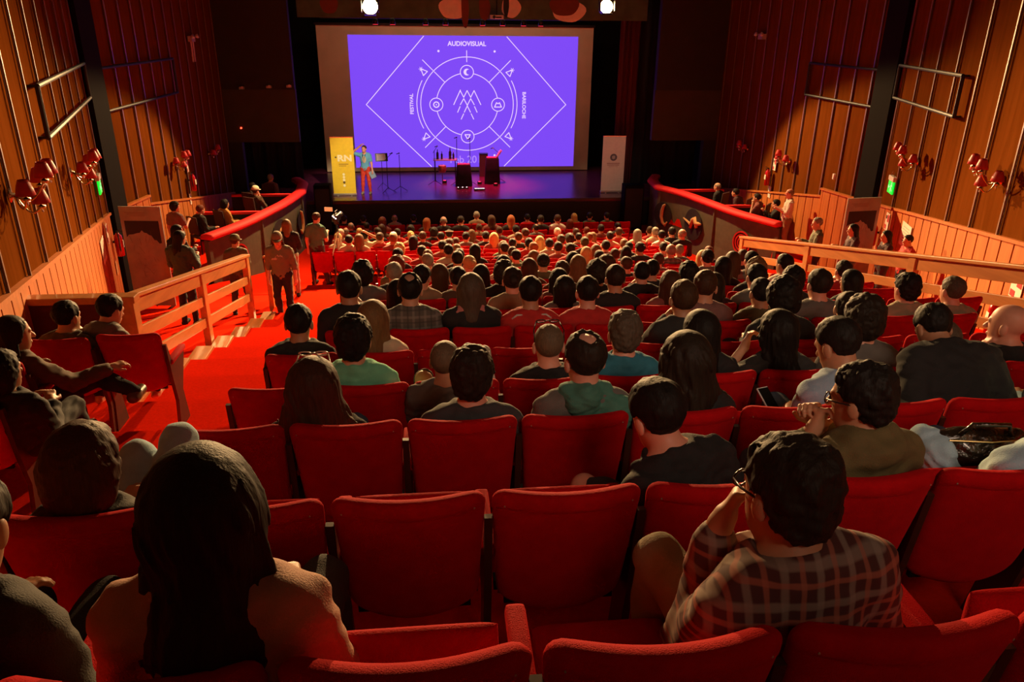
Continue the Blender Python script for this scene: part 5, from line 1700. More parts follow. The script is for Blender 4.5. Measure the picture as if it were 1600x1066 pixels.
    # low red topped partitions behind the curve
    for (y, xa, xb) in ((22.0, abs(box_x(22.0, BOXL if s < 0 else BOXR)) + .16, 8.3), (24.4, abs(box_x(24.4, BOXL if s < 0 else BOXR)) + .16, 7.9)):
        p = MB().box((s * (xa + xb) / 2 - b0.x, y - b0.y, 1.40 - b0.z), (xb - xa, .06, .78)).build('partition', DARKWALL, t)
        MB().box((s * (xa + xb) / 2 - b0.x, y - b0.y, 1.82 - b0.z), (xb - xa, .14, .08)).build('plush_rail', RED_RAIL, p, bevel=.02)
    return t
theatre_box(-1, [(7.30, 19.3), (6.75, 20.6), (6.35, 22.0), (6.02, 23.4), (5.82, 24.9)], 'left curved theatre box with a bright red plush rail')
theatre_box(1, [(7.75, 19.7), (7.12, 21.1), (6.72, 22.6), (6.35, 24.0), (5.85, 25.0)], 'right curved theatre box with a bright red plush rail')
# ------------------------------------------------------------------ individually posed people
def wl(pt, o):       # hall point -> person's own frame
    return [pt[i] - o[i] for i in range(3)]

def figure(label, J, loc, rz=0., scale=1., skin='mid', hair=None, hcol='black', top='long', topc=None, bottom=None, shoes=None,
           res=.010, hres=.0055, fingers=True, handres=.0045, curl=.5, hn=(None, None), hd=(None, None), group=None, hood=False, vneck=0,
           short=False, hairscale=1., seed=0, gaze=False, wr=.005, cap=None, glasses=None, g=.013):
    t = thing('person', label, 'person', loc, rz, group, scale)
    link(body_mesh(J, res, True, hres, fingers, handres, curl, hn, hd), 'body', SKIN[skin], t)
    if top:
        link(shirt_mesh(J, res, {'long': .93, 'tee': .30, 'mid': .62, 'none': .10}[top], g, True, wr, vneck, hood), 'hoodie' if hood else 'shirt', topc, t)
    if bottom:
        if short:
            K = dict(J)
            for k in 'RL': K['an' + k] = J['kn' + k] + (J['an' + k] - J['kn' + k]) * .02; K['kn' + k] = J['hip'] + (J['kn' + k] - J['hip']) * .72
            link(trouser_mesh(K, .014, .018), 'shorts', bottom, t)
        else:
            link(trouser_mesh(J, .013), 'trousers', bottom, t)
    if shoes:
        for k in 'RL': link(shoe_mesh(J, .012, k), 'shoe', shoes, t)
    hm = head_matrix(J, hairscale)
    if hair:
        h = link(hair_cached(hair, .0065, seed), 'hair', HC[hcol], t); h.matrix_local = hm
    if gaze:
        for s in (-1, 1):
            e = MB().lathe([(.001, -.010), (.007, -.008), (.0105, 0), (.007, .008), (.001, .010)], (s * .030, .0755, .003), 10).build('eye', mat('eye_white', (.7, .68, .62), .2), t, True)
            e.matrix_local = head_matrix(J)
            i = MB().lathe([(.001, 0), (.0055, .0005), (.0055, .003), (.001, .004)], (s * .030, .0845, .003), 10, Matrix.Rotation(R(-90), 4, 'X')).build('iris', mat('iris_brown', (.03, .015, .008), .2), e, True)
    if glasses:
        mb = MB()
        for s in (-1, 1):
            mb.tube([(s * .034 + .024 * math.cos(R(a)), .094, .004 + .019 * math.sin(R(a))) for a in range(0, 361, 30)], .0028, 6)
            mb.tube([(s * .058, .092, .008), (s * .079, .05, .010), (s * .082, -.005, .008), (s * .080, -.03, -.008)], .0028, 6)
        mb.tube([(-.011, .096, .008), (.011, .096, .008)], .0025, 6)
        g_ = mb.build('glasses', mat('glasses_frame', glasses, .3), t, True); g_.matrix_local = head_matrix(J)
    if cap:
        cm = cap
        mb = MB(); n = 24; vs = []; fs = []
        prof = [(1.0, .040), (.99, .075), (.86, .115), (.60, .142), (.30, .153), (.01, .156)]
        for r, z in prof:
            for i in range(n):
                a = 2 * math.pi * i / n; vs.append((.092 * r * math.cos(a), .110 * r * math.sin(a) - .014, z))
        for j in range(len(prof) - 1):
            for i in range(n):
                fs.append((j * n + i, j * n + (i + 1) % n, (j + 1) * n + (i + 1) % n, (j + 1) * n + i))
        fs.append(tuple(range(n))[::-1])
        mb.add(vs, fs)
        c = mb.build('cap', cm, t, True); c.matrix_local = head_matrix(J)
        mb = MB(); vs = []
        for i in range(13):
            a = R(20 + 140 * i / 12)
            for rr, z in ((1.0, .050), (1.62, .034 - .0)):
                x = .088 * (rr if rr == 1 else 1.0) * math.cos(a); y = (.105 if rr == 1 else .178) * math.sin(a) - .014
                vs += [(x, y, z), (x, y, z + .006)]
        fs = []
        for i in range(12):
            b = i * 4; fs += [(b, b + 2, b + 6, b + 4), (b + 1, b + 5, b + 7, b + 3), (b + 2, b + 3, b + 7, b + 6), (b, b + 4, b + 5, b + 1)]
        fs += [(0, 1, 3, 2), (48, 50, 51, 49)]
        v = mb.add(vs, fs).build('visor', cm, c, True)
    return t

def seated(label, x, n, lean=0, side=0, twist=0, head=(0, 0, 0), arms=('lap', 'lap'), hipx=0., legs=None, rz=0., scale=1., y=None, z=None, slim=1., face=None, hs=1.13, **kw):
    tf = 1.; Y0 = row_y(n) if y is None else y; Z0 = row_floor(n) if z is None else z
    xs = x
    for it in range(4):
        J = skeleton('sit', lean, side, head, arms, hipx, legs, twist, slim, tf, hs)
        if face is None: break
        q = seen(face[0], face[1], Y0 + scale * J['hc'][1])
        tf = max(.70, min(1.18, tf + (q.z - (Z0 + scale * J['hc'][2])) / scale / .465))
        x = max(xs - .26, min(xs + .26, q.x - scale * J['hc'][0]))
    return figure(label, J, (x, row_y(n) if y is None else y, row_floor(n) if z is None else z), rz, scale, **kw), J

def head_glasses(t, J, col, h=1.0):
    mb = MB()
    for s in (-1, 1):
        mb.tube([(s * .036 + .026 * math.cos(R(a)), (.052 - .02 * math.sin(R(a))), .120 * h + .014 * math.sin(R(a))) for a in range(0, 361, 30)], .0036, 6)
        mb.tube([(s * .062, .050, .116 * h), (s * .080, .0, .085), (s * .079, -.03, .03)], .0032, 6)
    mb.tube([(-.010, .054, .122 * h), (.010, .054, .122 * h)], .003, 6)
    g = mb.build('glasses', mat('glasses_%d' % int(col[0] * 100), col, .25), t, True); g.matrix_local = head_matrix(J)
# --- row nearest the camera
seated('long dark-haired woman in a pale peach blouse, large at the bottom left', -2.13, -1, hs=1.02, face=(318, 800), lean=-2, head=(4, -2, 0), arms=('lap', 'lap'), slim=.94, scale=1.03,
       skin='mid', hair='verylong', hcol='dark', top='long', topc=CL['peach'], bottom=CL['darkgrey'], hairscale=1.04)
seated('man in a dark red checked shirt with a hand at his mouth, large bottom right', -.70, -1, hs=1.02, face=(1226, 772), lean=6, side=-10, twist=8, head=(20, -6, 3),
       arms=('lap', 'mouth'), hipx=-.10, scale=1.04,
       legs=([.02, .66, .50], [-.30, .62, .56], [.05, .72, .06], [-.28, .68, .08]),
       skin='mid', hair='messy', hcol='dark', top='long', topc=plaid('plaid_red', (.075, .018, .014), (.30, .22, .17), (.42, .12, .07), 82, 82, .28), bottom=CL['sand'],
       hairscale=1.0, glasses=(.02, .01, .01), curl=1.0, hd=(None, (.45, .1, 1)), hn=(None, (-1, .5, 0)), wr=.004)
seated('person with dark sleeves mostly cut off at the bottom left corner', -2.80, -1, face=(-20, 950), lean=22, head=(0, -25, 0), arms=('arm', 'lap'), skin='mid', hair='short', hcol='dark', topc=CL['charcoal'], bottom=CL['black'])
# --- second row
_w, _J = seated('brown-haired woman with pale jeans knees drawn up, left end of the second row', -2.82, 0, face=(135, 730), lean=2, head=(-12, -2, 0), arms=('lap', 'lap'), y=2.02,
       legs=([.06, .86, .72], [-.10, .82, .67], [.06, .98, .30], [-.08, .96, .26]), skin='light', hair='bob', hcol='brown', topc=CL['black'], bottom=CL['paledenim'], hairscale=1.08)
seated('man in a black top and shorts leaning forward to his left', -.74, 0, face=(1025, 660), lean=20, side=-12, twist=20, head=(22, -22, -4),
       arms=('lap', [(-.12, .14, -.20), (-.30, .42, -.26)]), hipx=.0, legs=([.20, .66, .50], [-.30, .66, .47], [.2, .72, .06], [-.32, .62, .06]),
       skin='pink', hair='short', hcol='black', top='long', topc=CL['black'], bottom=CL['charcoal'], short=True, hairscale=1.05, wr=.007)
seated('man with black-rimmed glasses in an olive hooded top, hands clasped before his face', -.19, 0, hs=1.02, face=(1342, 625), lean=3, side=0, twist=12, head=(42, -8, 0),
       arms=('mouth', 'mouth'),
       skin='mid', hair='messy', hcol='black', top='long', topc=CL['khaki'], hood=True, bottom=CL['darkgrey'], glasses=(.02, .008, .006), curl=1.0,
       hd=((-.5, .1, 1), (.5, .1, 1)), hn=((.6, .6, 0), (-.6, .8, 0)), hairscale=1.0, scale=1.03)
# bag, jacket and hands on the right
_r, _J2 = seated('person at the right edge in pale sleeves holding a leather bag', .66, 0, face=(1680, 640), lean=-14, head=(-20, 10, 0), arms=('lap', 'lap'),
       legs=([.10, .78, .55], [-.14, .76, .56], [.1, .8, .08], [-.12, .8, .08]), skin='pink', hair='bob', hcol='dark', topc=CL['paledenim'], bottom=CL['denim'])
LEATH = mat('black_leather', (.022, .014, .008), .22, noise=(12, .2), bump=(60, .4), coat=.5)
bag = thing('leather_bag', 'glossy black leather bag on the lap of the person at the right edge', 'bag', (.47, 2.44, 5.27), -.1)
P = [(_ell((0, 0, 0), (.17, .075, .080)), .02, '+'), (_cap((-.15, 0, .04), (.15, .0, .045), .035, .035), .03, '+'), (_ell((.0, -.02, -.03), (.15, .07, .06)), .03, '+')]
link(surface(P, .008, (), lambda F, X, Y, Z: F + .004 * np.sin(X * 60 + 3 * np.sin(Z * 40)) * np.sin(Z * 70), 'bag_body'), 'bag_body', LEATH, bag)
MB().tube([(-.10, -.03, .07), (-.08, -.06, .13), (.06, -.06, .13), (.10, -.03, .07)], .010, 8).build('handle', LEATH, bag, True)
MB().tube([(-.15, -.05, .055), (.0, -.078, .064), (.14, -.05, .06)], .004, 6).build('zip', mat('brass_zip', (.6, .42, .18), .25, metal=1), bag)
jk = surface([(_ell((0, 0, 0), (.075, .10, .085)), .02, '+'), (_ell((.06, -.02, -.075), (.10, .09, .06)), .04, '+'), (_ell((-.03, .03, .04), (.05, .06, .05)), .03, '+')], .009, (),
             lambda F, X, Y, Z: F + .007 * np.sin(X * 50 + 4 * np.sin(Z * 30)) * np.sin(Z * 45 + 3 * np.sin(Y * 40)), 'jacket')
o = link(jk, 'folded_jacket', CL['paledenim']); o.location = (.30, 2.46, 5.25); tag(o, 'crumpled pale blue jacket beside the black leather bag', 'jacket')

# --- third row
_tw, _Jw = seated('woman with big wavy brown hair and sunglasses pushed up on her head', -2.20, 1, face=(492, 620), y=3.13, lean=-2, side=-2, head=(0, -8, 0), skin='light', hair='wavy', hcol='brown', topc=CL['dark'], bottom=CL['denim'], scale=.97, hairscale=1.06)
head_glasses(_tw, _Jw, (.75, .55, .42), 1.16)
seated('dark-haired man in a grey tee in the third seat row', -1.50, 1, face=(737, 588), lean=-4, head=(-6, -4, 0), top='tee', skin='pink', hair='messy', hcol='dark', topc=CL['darkgrey'], bottom=CL['denim'], scale=1.0)
t9, J9 = seated('balding man with a dark green scarf over a grey jacket in the third seat row', -.98, 1, face=(913, 563), lean=-3, head=(10, -6, 0), skin='pink', hair='balding', hcol='dark', topc=CL['grey'], bottom=CL['black'], scale=1.02)
sc_ = surface([(_cap(J9['neck'] + V3(-.08, .0, .02), J9['neck'] + V3(.08, 0, .02), .058, .058), .02, '+'), (_cap(J9['neck'] + V3(0, .06, .02), J9['neck'] + V3(0, -.06, .03), .06, .06), .03, '+'),
               (_ell(J9['neck'] + V3(.13, -.05, -.06), (.10, .07, .09)), .03, '+'), (_cap(J9['neck'] + V3(-.05, -.06, -.0), J9['neck'] + V3(.03, -.06, -.10), .06, .05), .03, '+'),
               (_cap(J9['neck'] + V3(0, .02, .02), J9['hc'] + V3(0, 0, -.03), .052, .052), .005, '-')], .008, (),
              lambda F, X, Y, Z: F + .005 * np.sin(X * 70 + 3 * np.sin(Z * 60)) * np.sin(Z * 90), 'scarf')
link(sc_, 'scarf', CL['bluegreen'], t9)
seated('woman with long dark wavy hair in the third seat row', -.50, 1, face=(1070, 565), lean=-3, head=(4, -3, 0), skin='light', hair='wavy', hcol='dark', topc=CL['black'], bottom=CL['black'], scale=1.03, seed=1)
tp, Jp = seated('man in a light blue shirt looking down at the phone in his hand', .30, 1, face=(1308, 540), lean=10, side=-3, head=(24, -26, 0), arms=('lap', [(-.02, .14, -.23), (.06, .36, -.20)]),
       top='mid', skin='mid', hair='short', hcol='black', topc=CL['lightblue'], bottom=CL['denim'], curl=.9, scale=1.05)
w = Vector(Jp['wrL']) * 1.05 + Vector((.30, row_y(1), row_floor(1)))
ph = thing('phone', 'white phone held by the man in the light blue shirt', 'phone', w + Vector((.01, .09, .03)), .3)
MB().box((0, 0, 0), (.075, .15, .010), Matrix.Rotation(R(35), 3, 'X')).build('phone_case', WHITE, ph, bevel=.003)
MB().box((0, -.004, .0065), (.066, .135, .003), Matrix.Rotation(R(35), 3, 'X')).build('phone_screen', BLACK, ph)
# dark jacket hump and pale sleeve on the right
seated('person bent forward under a black coat in the third row near the right edge', 1.12, 1, lean=48, head=(0, -45, 0), skin='mid', hair='short', hcol='black', topc=CL['black'], bottom=CL['black'], slim=1.15, g=.03)
seated('person in a pale blue green sweater cut by the right edge', 1.66, 1, lean=6, side=-8, head=(0, -10, 0), skin='light', hair='short', hcol='grey', topc=CL['paledenim'], bottom=CL['denim'])

# --- fourth row
seated('black-haired man in a mint green tee', -2.10, 2, face=(552, 532), lean=-2, head=(0, -2, 0), top='tee', skin='light', hair='messy', hcol='black', topc=CL['mint'], bottom=CL['denim'], scale=1.04, hairscale=1.02)
tk, Jk = seated('slouching person with shaved brown hair, one leg lifted with the shoe sole up', -1.60, 2, face=(696, 565), lean=-22, head=(-14, 0, 0), arms=('lap', 'lap'),
       legs=([.12, .70, .72], [-.14, .42, .80], [.27, .50, .86], [-.20, .56, .35]), skin='light', hair='crop', hcol='shaved', topc=CL['grey'], bottom=CL['grey'], scale=.93)
sole = surface([(_cap((0, 0, -.10), (0, 0, .10), .038, .045), .02, '+'), (_cap((0, .03, -.09), (0, .03, .08), .035, .038), .02, '+')], .007, (), None, 'shoe')
o = link(sole, 'shoe', mat('shoe_canvas', (.42, .38, .30), .7), tk); o.location = Vector(Jk['anR']) + Vector((.02, -.03, .02)); o.rotation_euler = (R(12), R(-10), 0)
MB().box((0, -.046, 0), (.080, .014, .26)).build('sole', mat('sole_pale', (.62, .58, .50), .6), o, bevel=.006)
t_, J_ = seated('bald man in a black top with glasses pushed up on his head', -1.0, 2, face=(857, 540), lean=-2, head=(0, -3, 0), skin='pink', hair='crop', hcol='shaved', topc=CL['black'], bottom=CL['black'], scale=1.0)
head_glasses(t_, J_, (.02, .01, .01))
seated('fair short-haired man in a teal tee', -.53, 2, face=(975, 522), lean=-1, head=(0, -2, 0), top='tee', skin='pink', hair='messy', hcol='greybrown', topc=CL['teal'], bottom=CL['denim'], scale=1.02, hairscale=.97)
seated('woman with long black hair just right of the man in the teal tee', -.06, 2, face=(1093, 520), lean=4, head=(10, -6, 0), skin='mid', hair='long', hcol='black', topc=CL['black'], bottom=CL['black'], hairscale=1.05)
seated('woman with long black hair raising her bare forearm to her chin', .43, 2, face=(1213, 520), lean=4, head=(16, -6, 0), arms=('lap', [(-.18, .12, -.16), (.06, .26, .06)]), top='tee',
       skin='light', hair='verylong', hcol='black', topc=CL['charcoal'], bottom=CL['black'], curl=.9, hd=(None, (.35, .2, 1)), hn=(None, (-1, .2, 0)))
seated('brown-haired woman in a sand coloured scarf top in the fourth seat row', 1.50, 2, face=(1468, 532), lean=2, head=(20, -14, 0), skin='light', hair='long', hcol='greybrown', topc=CL['sand'], bottom=CL['denim'], scale=.95)
seated('bald man in a black top with a hand at his chin, near the right edge', 1.98, 2, face=(1572, 515), lean=4, head=(34, -4, 0), arms=('lap', 'chin'), skin='pink', hair=None, topc=CL['black'], bottom=CL['black'], scale=1.06, curl=.9)
# --- fifth row
seated('man in a dark shirt beside the left aisle in the fifth row', -2.60, 3, face=(467, 505), lean=-1, head=(0, -2, 0), top='tee', skin='mid', hair='short', hcol='black', topc=CL['dark'], bottom=CL['denim'], scale=1.02)
seated('woman with light brown hair in a cream top, second in the fifth seat row', -2.10, 3, face=(584, 500), lean=0, head=(-10, -4, 0), top='none', skin='pink', hair='long', hcol='lightbrown', topc=CL['cream'], bottom=CL['denim'], scale=1.0, hairscale=1.05)
seated('dark-haired man in an olive grey jacket by the right rail, left of two', 2.46, 4, face=(1415, 452), lean=3, head=(8, -4, 0), skin='pink', hair='messy', hcol='black', topc=CL['sand'], bottom=CL['denim'], res=.013, fingers=False)
seated('short grey-haired man in an olive grey jacket by the right rail, right of two', 2.93, 4, face=(1487, 455), lean=3, head=(8, -4, 0), skin='pink', hair='short', hcol='greybrown', topc=CL['sand'], bottom=CL['denim'], res=.013, fingers=False)

# --- small block at the left of the aisle
def left_seat(x, y, n, label, rz=0.):
    make_seat(n, x, label, 'theatre seats at the left wall', True, True, True, y=y, rz=rz)
left_seat(-4.66, 5.90, 4, 'red theatre seat by the left wall in front of the carpeted barrier')
left_seat(-4.13, 5.96, 4, 'red theatre seat beside the left aisle in front of the carpeted barrier')
left_seat(-4.68, 4.97, 3, 'red theatre seat by the left wall holding the curly-haired woman')
left_seat(-4.36, 4.05, 2, 'red theatre seat by the left wall nearest the camera')
seated('curly dark-haired woman by the left wall stretching her arm out, one leg crossed', -4.68, 3, face=(28, 545), y=4.97, lean=10, twist=-12, head=(-48, -6, 0),
       arms=([(.12, .20, -.16), (.26, .44, -.10)], 'lap'), legs=([.36, .56, .52], [.10, .62, .46], [.62, .52, .42], [.14, .66, .06]), skin='light', hair='wavy', hcol='dark',
       topc=CL['brown'], bottom=CL['black'], scale=1.0, hairscale=.88, shoes=mat('boot_brown', (.10, .055, .025), .4))
seated('dark-haired man by the left wall with his hand raised to his cheek', -4.66, 4, face=(108, 508), y=5.9, lean=6, twist=-10, head=(-20, -8, 0), arms=('chin', 'lap'), skin='light', hair='short', hcol='black', topc=CL['olive'], bottom=CL['black'])
seated('person in a grey-green hooded jacket beside the barrier post', -4.13, 4, face=(158, 512), y=5.96, lean=16, twist=-20, head=(-30, -20, 0), skin='light', hair='short', hcol='black', topc=CL['grey'], hood=True, bottom=CL['black'])
seated('shadowed person by the left wall nearest the camera', -4.36, 2, face=(20, 640), y=4.05, lean=0, head=(-20, -4, 0), skin='tan', hair='bob', hcol='black', topc=CL['black'], bottom=CL['black'], scale=.96)

# ------------------------------------------------------------------ standing people
def standing(label, x, y, z, rz=0, lean=0, side=0, twist=0, head=(0, 0, 0), arms=('side', 'side'), legs=None, scale=1., slim=1., res=.014, hres=.008, fingers=False, **kw):
    J = skeleton('stand', lean, side, head, arms, 0., legs, twist, slim, 1., 1.05)
    kw.setdefault('shoes', CL['black'])
    return figure(label, J, (x, y, z), rz, scale, res=res, hres=hres, fingers=fingers, **kw), J
tg, Jg = standing('woman in a cap and a grey tee with white lettering walking up the left aisle', -4.40, 13.45, tread(13.45), rz=R(176), lean=4, head=(8, -14, 0), arms=('side', 'side'), top='mid', topc=mat('tee_grey', (.17, .17, .105), .85, bump=(200, .2)),
         legs=([.10, .10, .52], [-.09, -.04, .48], [.11, -.06, .09], [-.10, .04, .08]), skin='pink', hair='long', hcol='brown', bottom=CL['black'], shoes=CL['rose'], gaze=True, cap=mat('cap_grey', (.20, .16, .10), .8), scale=.96, slim=1.08, fingers=True)
for i, (wd, z) in enumerate((('the', 1.30), ('wild', 1.22))):
    pass
mb = MB(); r3 = random.Random(5)
for row, (z, n_) in enumerate(((1.285, 5), (1.235, 7))):
    x0 = -.085 + .02 * row
    for i in range(n_):
        a = (x0 + i * .026, .142, z); b = (x0 + i * .026 + .012, .142, z + r3.choice((.035, .045, .03))); c_ = (x0 + (i + 1) * .026, .142, z)
        mb.tube([a, b], .0035, 5); mb.tube([b, c_], .0035, 5)
mb.build('shirt_lettering', PAPER, tg)
standing('woman with long light hair, black top and pale trousers in the left aisle', -4.72, 16.0, tread(16.0), rz=R(8), head=(0, 0, 0), arms=('hold', 'hold'), skin='light', hair='long', hcol='lightbrown', topc=CL['black'], bottom=mat('cloth_pale_trousers', (.30, .21, .14), .85), scale=.97)
standing('boy in an olive cap and dark jacket behind the left rail', -5.30, 14.0, side_floor(14.0), rz=R(20), head=(-50, -8, 0), arms=('hold', 'hold'), skin='light', hair='short', hcol='brown', topc=CL['olive'], bottom=CL['darkgrey'], cap=mat('cap_olive', (.10, .09, .035), .8), scale=.88,
         legs=([.14, .08, .50], [-.12, -.02, .50], [.2, -.08, .08], [-.16, .02, .08]))
standing('woman in a dark teal sweater with long black hair, left of the rail', -5.88, 12.8, side_floor(12.8), rz=R(-12), head=(-30, -12, 0), arms=('hold', 'hold'), skin='light', hair='long', hcol='black', topc=mat('cloth_darkteal', (.030, .060, .055), .85, bump=(200, .2)), bottom=CL['black'], scale=.95, slim=1.1)
standing('person with long black hair half hidden behind the woman in the teal sweater', -6.62, 15.0, side_floor(15.0), rz=R(-30), head=(-30, -5, 0), arms=('hold', 'side'), skin='light', hair='long', hcol='black', topc=CL['black'], bottom=CL['black'], scale=.99)
standing('person with bushy dark hair in a mauve tee behind the left poster', -8.0, 19.3, 1.0, rz=R(-25), head=(-35, -5, 0), arms=('hold', 'side'), top='tee', skin='pink', hair='curly', hcol='dark', topc=CL['mauve'], bottom=CL['black'], scale=.99)
standing('camera operator in a green tee standing at the tripod', -4.52, 18.45, tread(18.45), rz=R(-22), lean=5, head=(-10, -10, 0), arms=('hold', 'side'), top='tee', topc=mat('cloth_seagreen', (.08, .22, .15), .85, bump=(200, .2)), skin='pink', hair='short', hcol='brown', bottom=mat('cloth_maroon', (.06, .02, .022), .85), scale=1.05,
         legs=([.12, .04, .50], [-.12, 0, .5], [.24, -.02, .09], [-.16, .02, .09]))
standing('bald man in a white shirt and sand trousers standing by the right wall', 7.95, 19.7, 1.0, rz=R(75), head=(0, -4, 0), arms=('hold', 'hold'), top='mid', topc=CL['white'], skin='pink', hair='fringe', hcol='grey', bottom=CL['tan'], shoes=CL['brown'], scale=1.04)
standing('person with a tan bag partly behind the right poster', 6.05, 14.4, side_floor(14.4), rz=R(75), head=(10, -6, 0), arms=('hold', 'hold'), skin='light', hair='short', hcol='grey', topc=CL['olive'], bottom=CL['black'], scale=.98)
standing('woman with long black hair and dark red top before the right poster', 6.30, 13.5, side_floor(13.5), rz=R(80), head=(0, -4, 0), arms=('hold', 'hold'), skin='light', hair='long', hcol='black', topc=CL['plum'], bottom=CL['grey'], scale=.91)
standing('woman with loose dark hair in a plum top by the right wall', 6.55, 12.8, side_floor(12.8), rz=R(80), head=(0, -6, 0), arms=('hold', 'hold'), skin='light', hair='long', hcol='black', topc=CL['plum'], bottom=CL['darkgrey'], scale=.84)
standing('short-haired boy in an orange red top by the right wall', 6.55, 12.15, side_floor(12.15), rz=R(85), head=(0, -6, 0), arms=('hold', 'hold'), skin='light', hair='short', hcol='dark', topc=CL['red'], bottom=CL['black'], scale=.80)
# presenter
tpz, Jpz = standing('presenter on stage in a blue shirt and red trousers shading his eyes with one hand', -4.08, 28.3, STAGE_Z, rz=R(172), head=(-14, 4, 0), lean=0, arms=('salute', [(-.06, .02, -.28), (-.10, .12, -.50)]), top='tee', topc=CL['shirtblue'],
         legs=([.11, .02, .5], [-.11, .02, .5], [.14, 0, .08], [-.14, 0, .08]), skin='pink', hair='short', hcol='brown', bottom=mat('cloth_scarlet', (.62, .045, .02), .8), shoes=CL['sand'], gaze=True, scale=1.0, res=.013, fingers=True)
P = [(_ell((0, .118, 1.25), (.075, .03, .13)), .01, '+')]
link(surface(P, .01, (), None, 'shirt_print'), 'undershirt', CL['cream'], tpz)
MB().tube([(-.05, .09, 1.44), (-.03, .14, 1.34), (0, .152, 1.22), (.03, .14, 1.34), (.05, .09, 1.44)], .009, 6).build('lanyard', CL['black'], tpz, True)
w = Vector(Jpz['wrL']); a = R(172)
o = MB().box((0, 0, 0), (.20, .03, .26), Matrix.Rotation(R(25), 3, 'Y')).build('folder', CL['lightblue']); o.location = Vector((-4.08 + w.x * math.cos(a) - w.y * math.sin(a), 28.3 + w.x * math.sin(a) + w.y * math.cos(a), STAGE_Z + w.z - .16)); o.rotation_euler.z = a
tag(o, 'pale blue folder in the hand of the presenter', 'folder')

# camera on tripod
t = thing('camera_tripod', 'video camera on a silver tripod in the left aisle', 'tripod', (-4.05, 18.85, tread(18.85)))
for a in (100, 215, 335):
    MB().tube([(0, 0, 1.25), (.16 * math.cos(R(a)), .16 * math.sin(R(a)), .75), (.42 * math.cos(R(a)), .42 * math.sin(R(a)), .02)], [.022, .018, .012], 8).build('tripod_leg', mat('tripod_silver', (.5, .42, .36), .4, metal=.5), t)
MB().tube([(0, 0, 1.1), (0, 0, 1.45)], .022, 8).build('centre_column', BLACKM, t)
MB().box((0, 0, 1.48), (.12, .12, .06)).build('pan_head', BLACKM, t, bevel=.01)
MB().tube([(0, -.05, 1.46), (.1, -.35, 1.30)], .010, 6).build('pan_handle', BLACKM, t)
t2 = thing('video_camera', 'black video camera with small lit screen on the tripod in the left aisle', 'camera', (-4.05, 18.85, tread(18.85) + 1.52), R(-10))
MB().box((0, 0, .09), (.14, .34, .17)).build('camera_body', BLACKM, t2, bevel=.02)
MB().lathe([(.055, 0), (.06, .02), (.06, .14), (.07, .16), (.07, .20)], (0, .17, .09), 16, Matrix.Rotation(R(-90), 4, 'X')).build('lens', BLACKM, t2, True)
MB().tube([(0, -.12, .18), (0, -.1, .25), (0, .1, .25), (0, .12, .18)], .014, 6).build('top_handle', BLACKM, t2)
MB().box((-.16, -.06, .30), (.20, .014, .10)).build('monitor', mat('monitor_amber', (.3, .1, .03), .4, emit=(.9, .30, .10), strength=.8), t2, bevel=.004)
for q in ((-.03, .36), (.04, .30), (.00, .33)):
    MB().lathe([(.001, 0), (.016, .002), (.001, .006)], (q[0], -.175, q[1] - .2), 8, Matrix.Rotation(R(90), 4, 'X')).build('pilot_light', mat('led_white', (.8, .8, .8), .4, emit=(1, .9, .85), strength=6), t2)

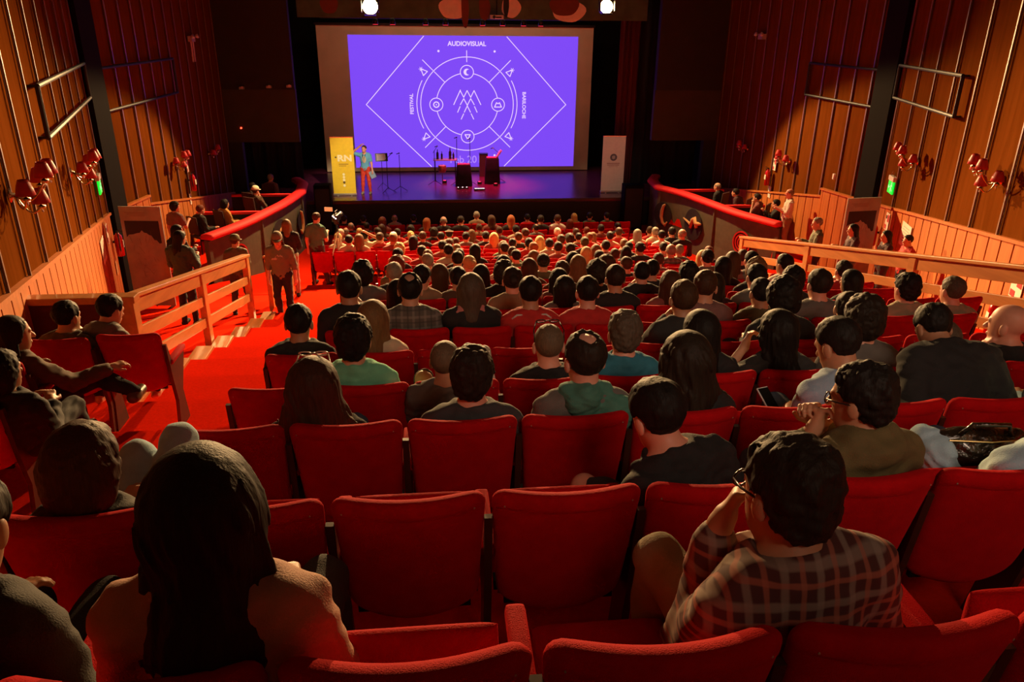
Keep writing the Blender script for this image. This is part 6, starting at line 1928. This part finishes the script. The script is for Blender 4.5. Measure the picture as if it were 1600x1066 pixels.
# people and chairs in the boxes
def simple_chair(x, y, z, rz, label):
    t = thing('wooden_chair', label, 'chair', (x, y, z), rz)
    cm = mat('chair_dark', (.03, .014, .010), .6)
    MB().box((0, .25, .45), (.44, .44, .06)).build('seat', mat('chair_seat_dark', (.06, .02, .016), .8), t, bevel=.015)
    MB().box((0, .01, .78), (.42, .05, .48), Matrix.Rotation(R(6), 3, 'X')).build('backrest', mat('chair_seat_dark', (.06, .02, .016), .8), t, bevel=.02)
    for a in (-.19, .19):
        for b in (.05, .45): MB().tube([(a, b, 0), (a, b, .43)], .018, 6).build('leg', cm, t)
    return t
def box_person(label, x, y, rz, **kw):
    J = skeleton('sit', kw.pop('lean', 8), 0, kw.pop('head', (0, -5, 0)), kw.pop('arms', ('lap', 'lap')))
    kw.setdefault('res', .014); kw.setdefault('hres', .009); kw.setdefault('fingers', False)
    r = R(rz)
    # x, y is where the head is: the chair sits behind it
    ox = x - (-.18 * math.sin(r)); oy = y - .18 * math.cos(r)
    f = figure(label, J, (ox, oy, 1.0), r, 1.0, **kw)
    simple_chair(ox, oy, 1.0, r, 'dark chair under the ' + ' '.join(label.split(',')[0].split()[:11]))
    return f
box_person('red-haired person resting an arm on the left box rail, nearest the camera', -7.95, 20.85, -40, hair='short', hcol='auburn', topc=CL['charcoal'], bottom=CL['black'], arms=('arm', 'lap'), skin='pink', lean=12)
box_person('dark-haired person in a yellow ochre top, leaning on the left box rail', -7.45, 21.6, -40, hair='bob', hcol='black', topc=mat('cloth_ochre', (.50, .26, .06), .85), bottom=CL['black'], arms=('arm', 'lap'), skin='light', lean=6)
box_person('person in a green grey jacket in the shadow of the left box', -7.2, 24.0, -30, hair='short', hcol='black', topc=CL['grey'], bottom=CL['black'], skin='light')
box_person('person in a white cap and brown jacket in the left box, holding a camera', -7.0, 23.3, -35, hair='short', hcol='brown', topc=CL['brown'], bottom=CL['black'], arms=('chin', 'chin'), skin='pink', cap=mat('cap_white', (.75, .68, .5), .8), lean=12)
box_person('faint person at the stage end of the left box, seated', -6.9, 25.4, -10, hair='short', hcol='grey', topc=CL['mauve'], bottom=CL['black'], skin='mid')
box_person('fair balding man in the right box, leaning on the far rail', 7.35, 23.2, 40, hair='fringe', hcol='grey', topc=CL['dark'], bottom=CL['black'], arms=('lap', 'arm'), skin='light', lean=14)
box_person('dark-haired person with an outstretched arm in the right box, middle seat', 7.75, 22.3, 45, hair='short', hcol='black', topc=CL['plum'], bottom=CL['black'], arms=('lap', 'arm'), skin='light', lean=30, top='tee')
box_person('person with folded hands on the right box rail, beside the outstretched arm', 8.0, 21.5, 50, hair='short', hcol='dark', topc=CL['rose'], bottom=CL['black'], arms=('chin', 'chin'), skin='light', lean=18, top='tee')
box_person('man in black sitting at the near end of the right box, hand raised', 8.12, 20.75, 60, hair='short', hcol='black', topc=CL['black'], bottom=CL['black'], arms=('lap', [(-.10, .14, -.12), (-.06, .32, .06)]), skin='light', lean=4)
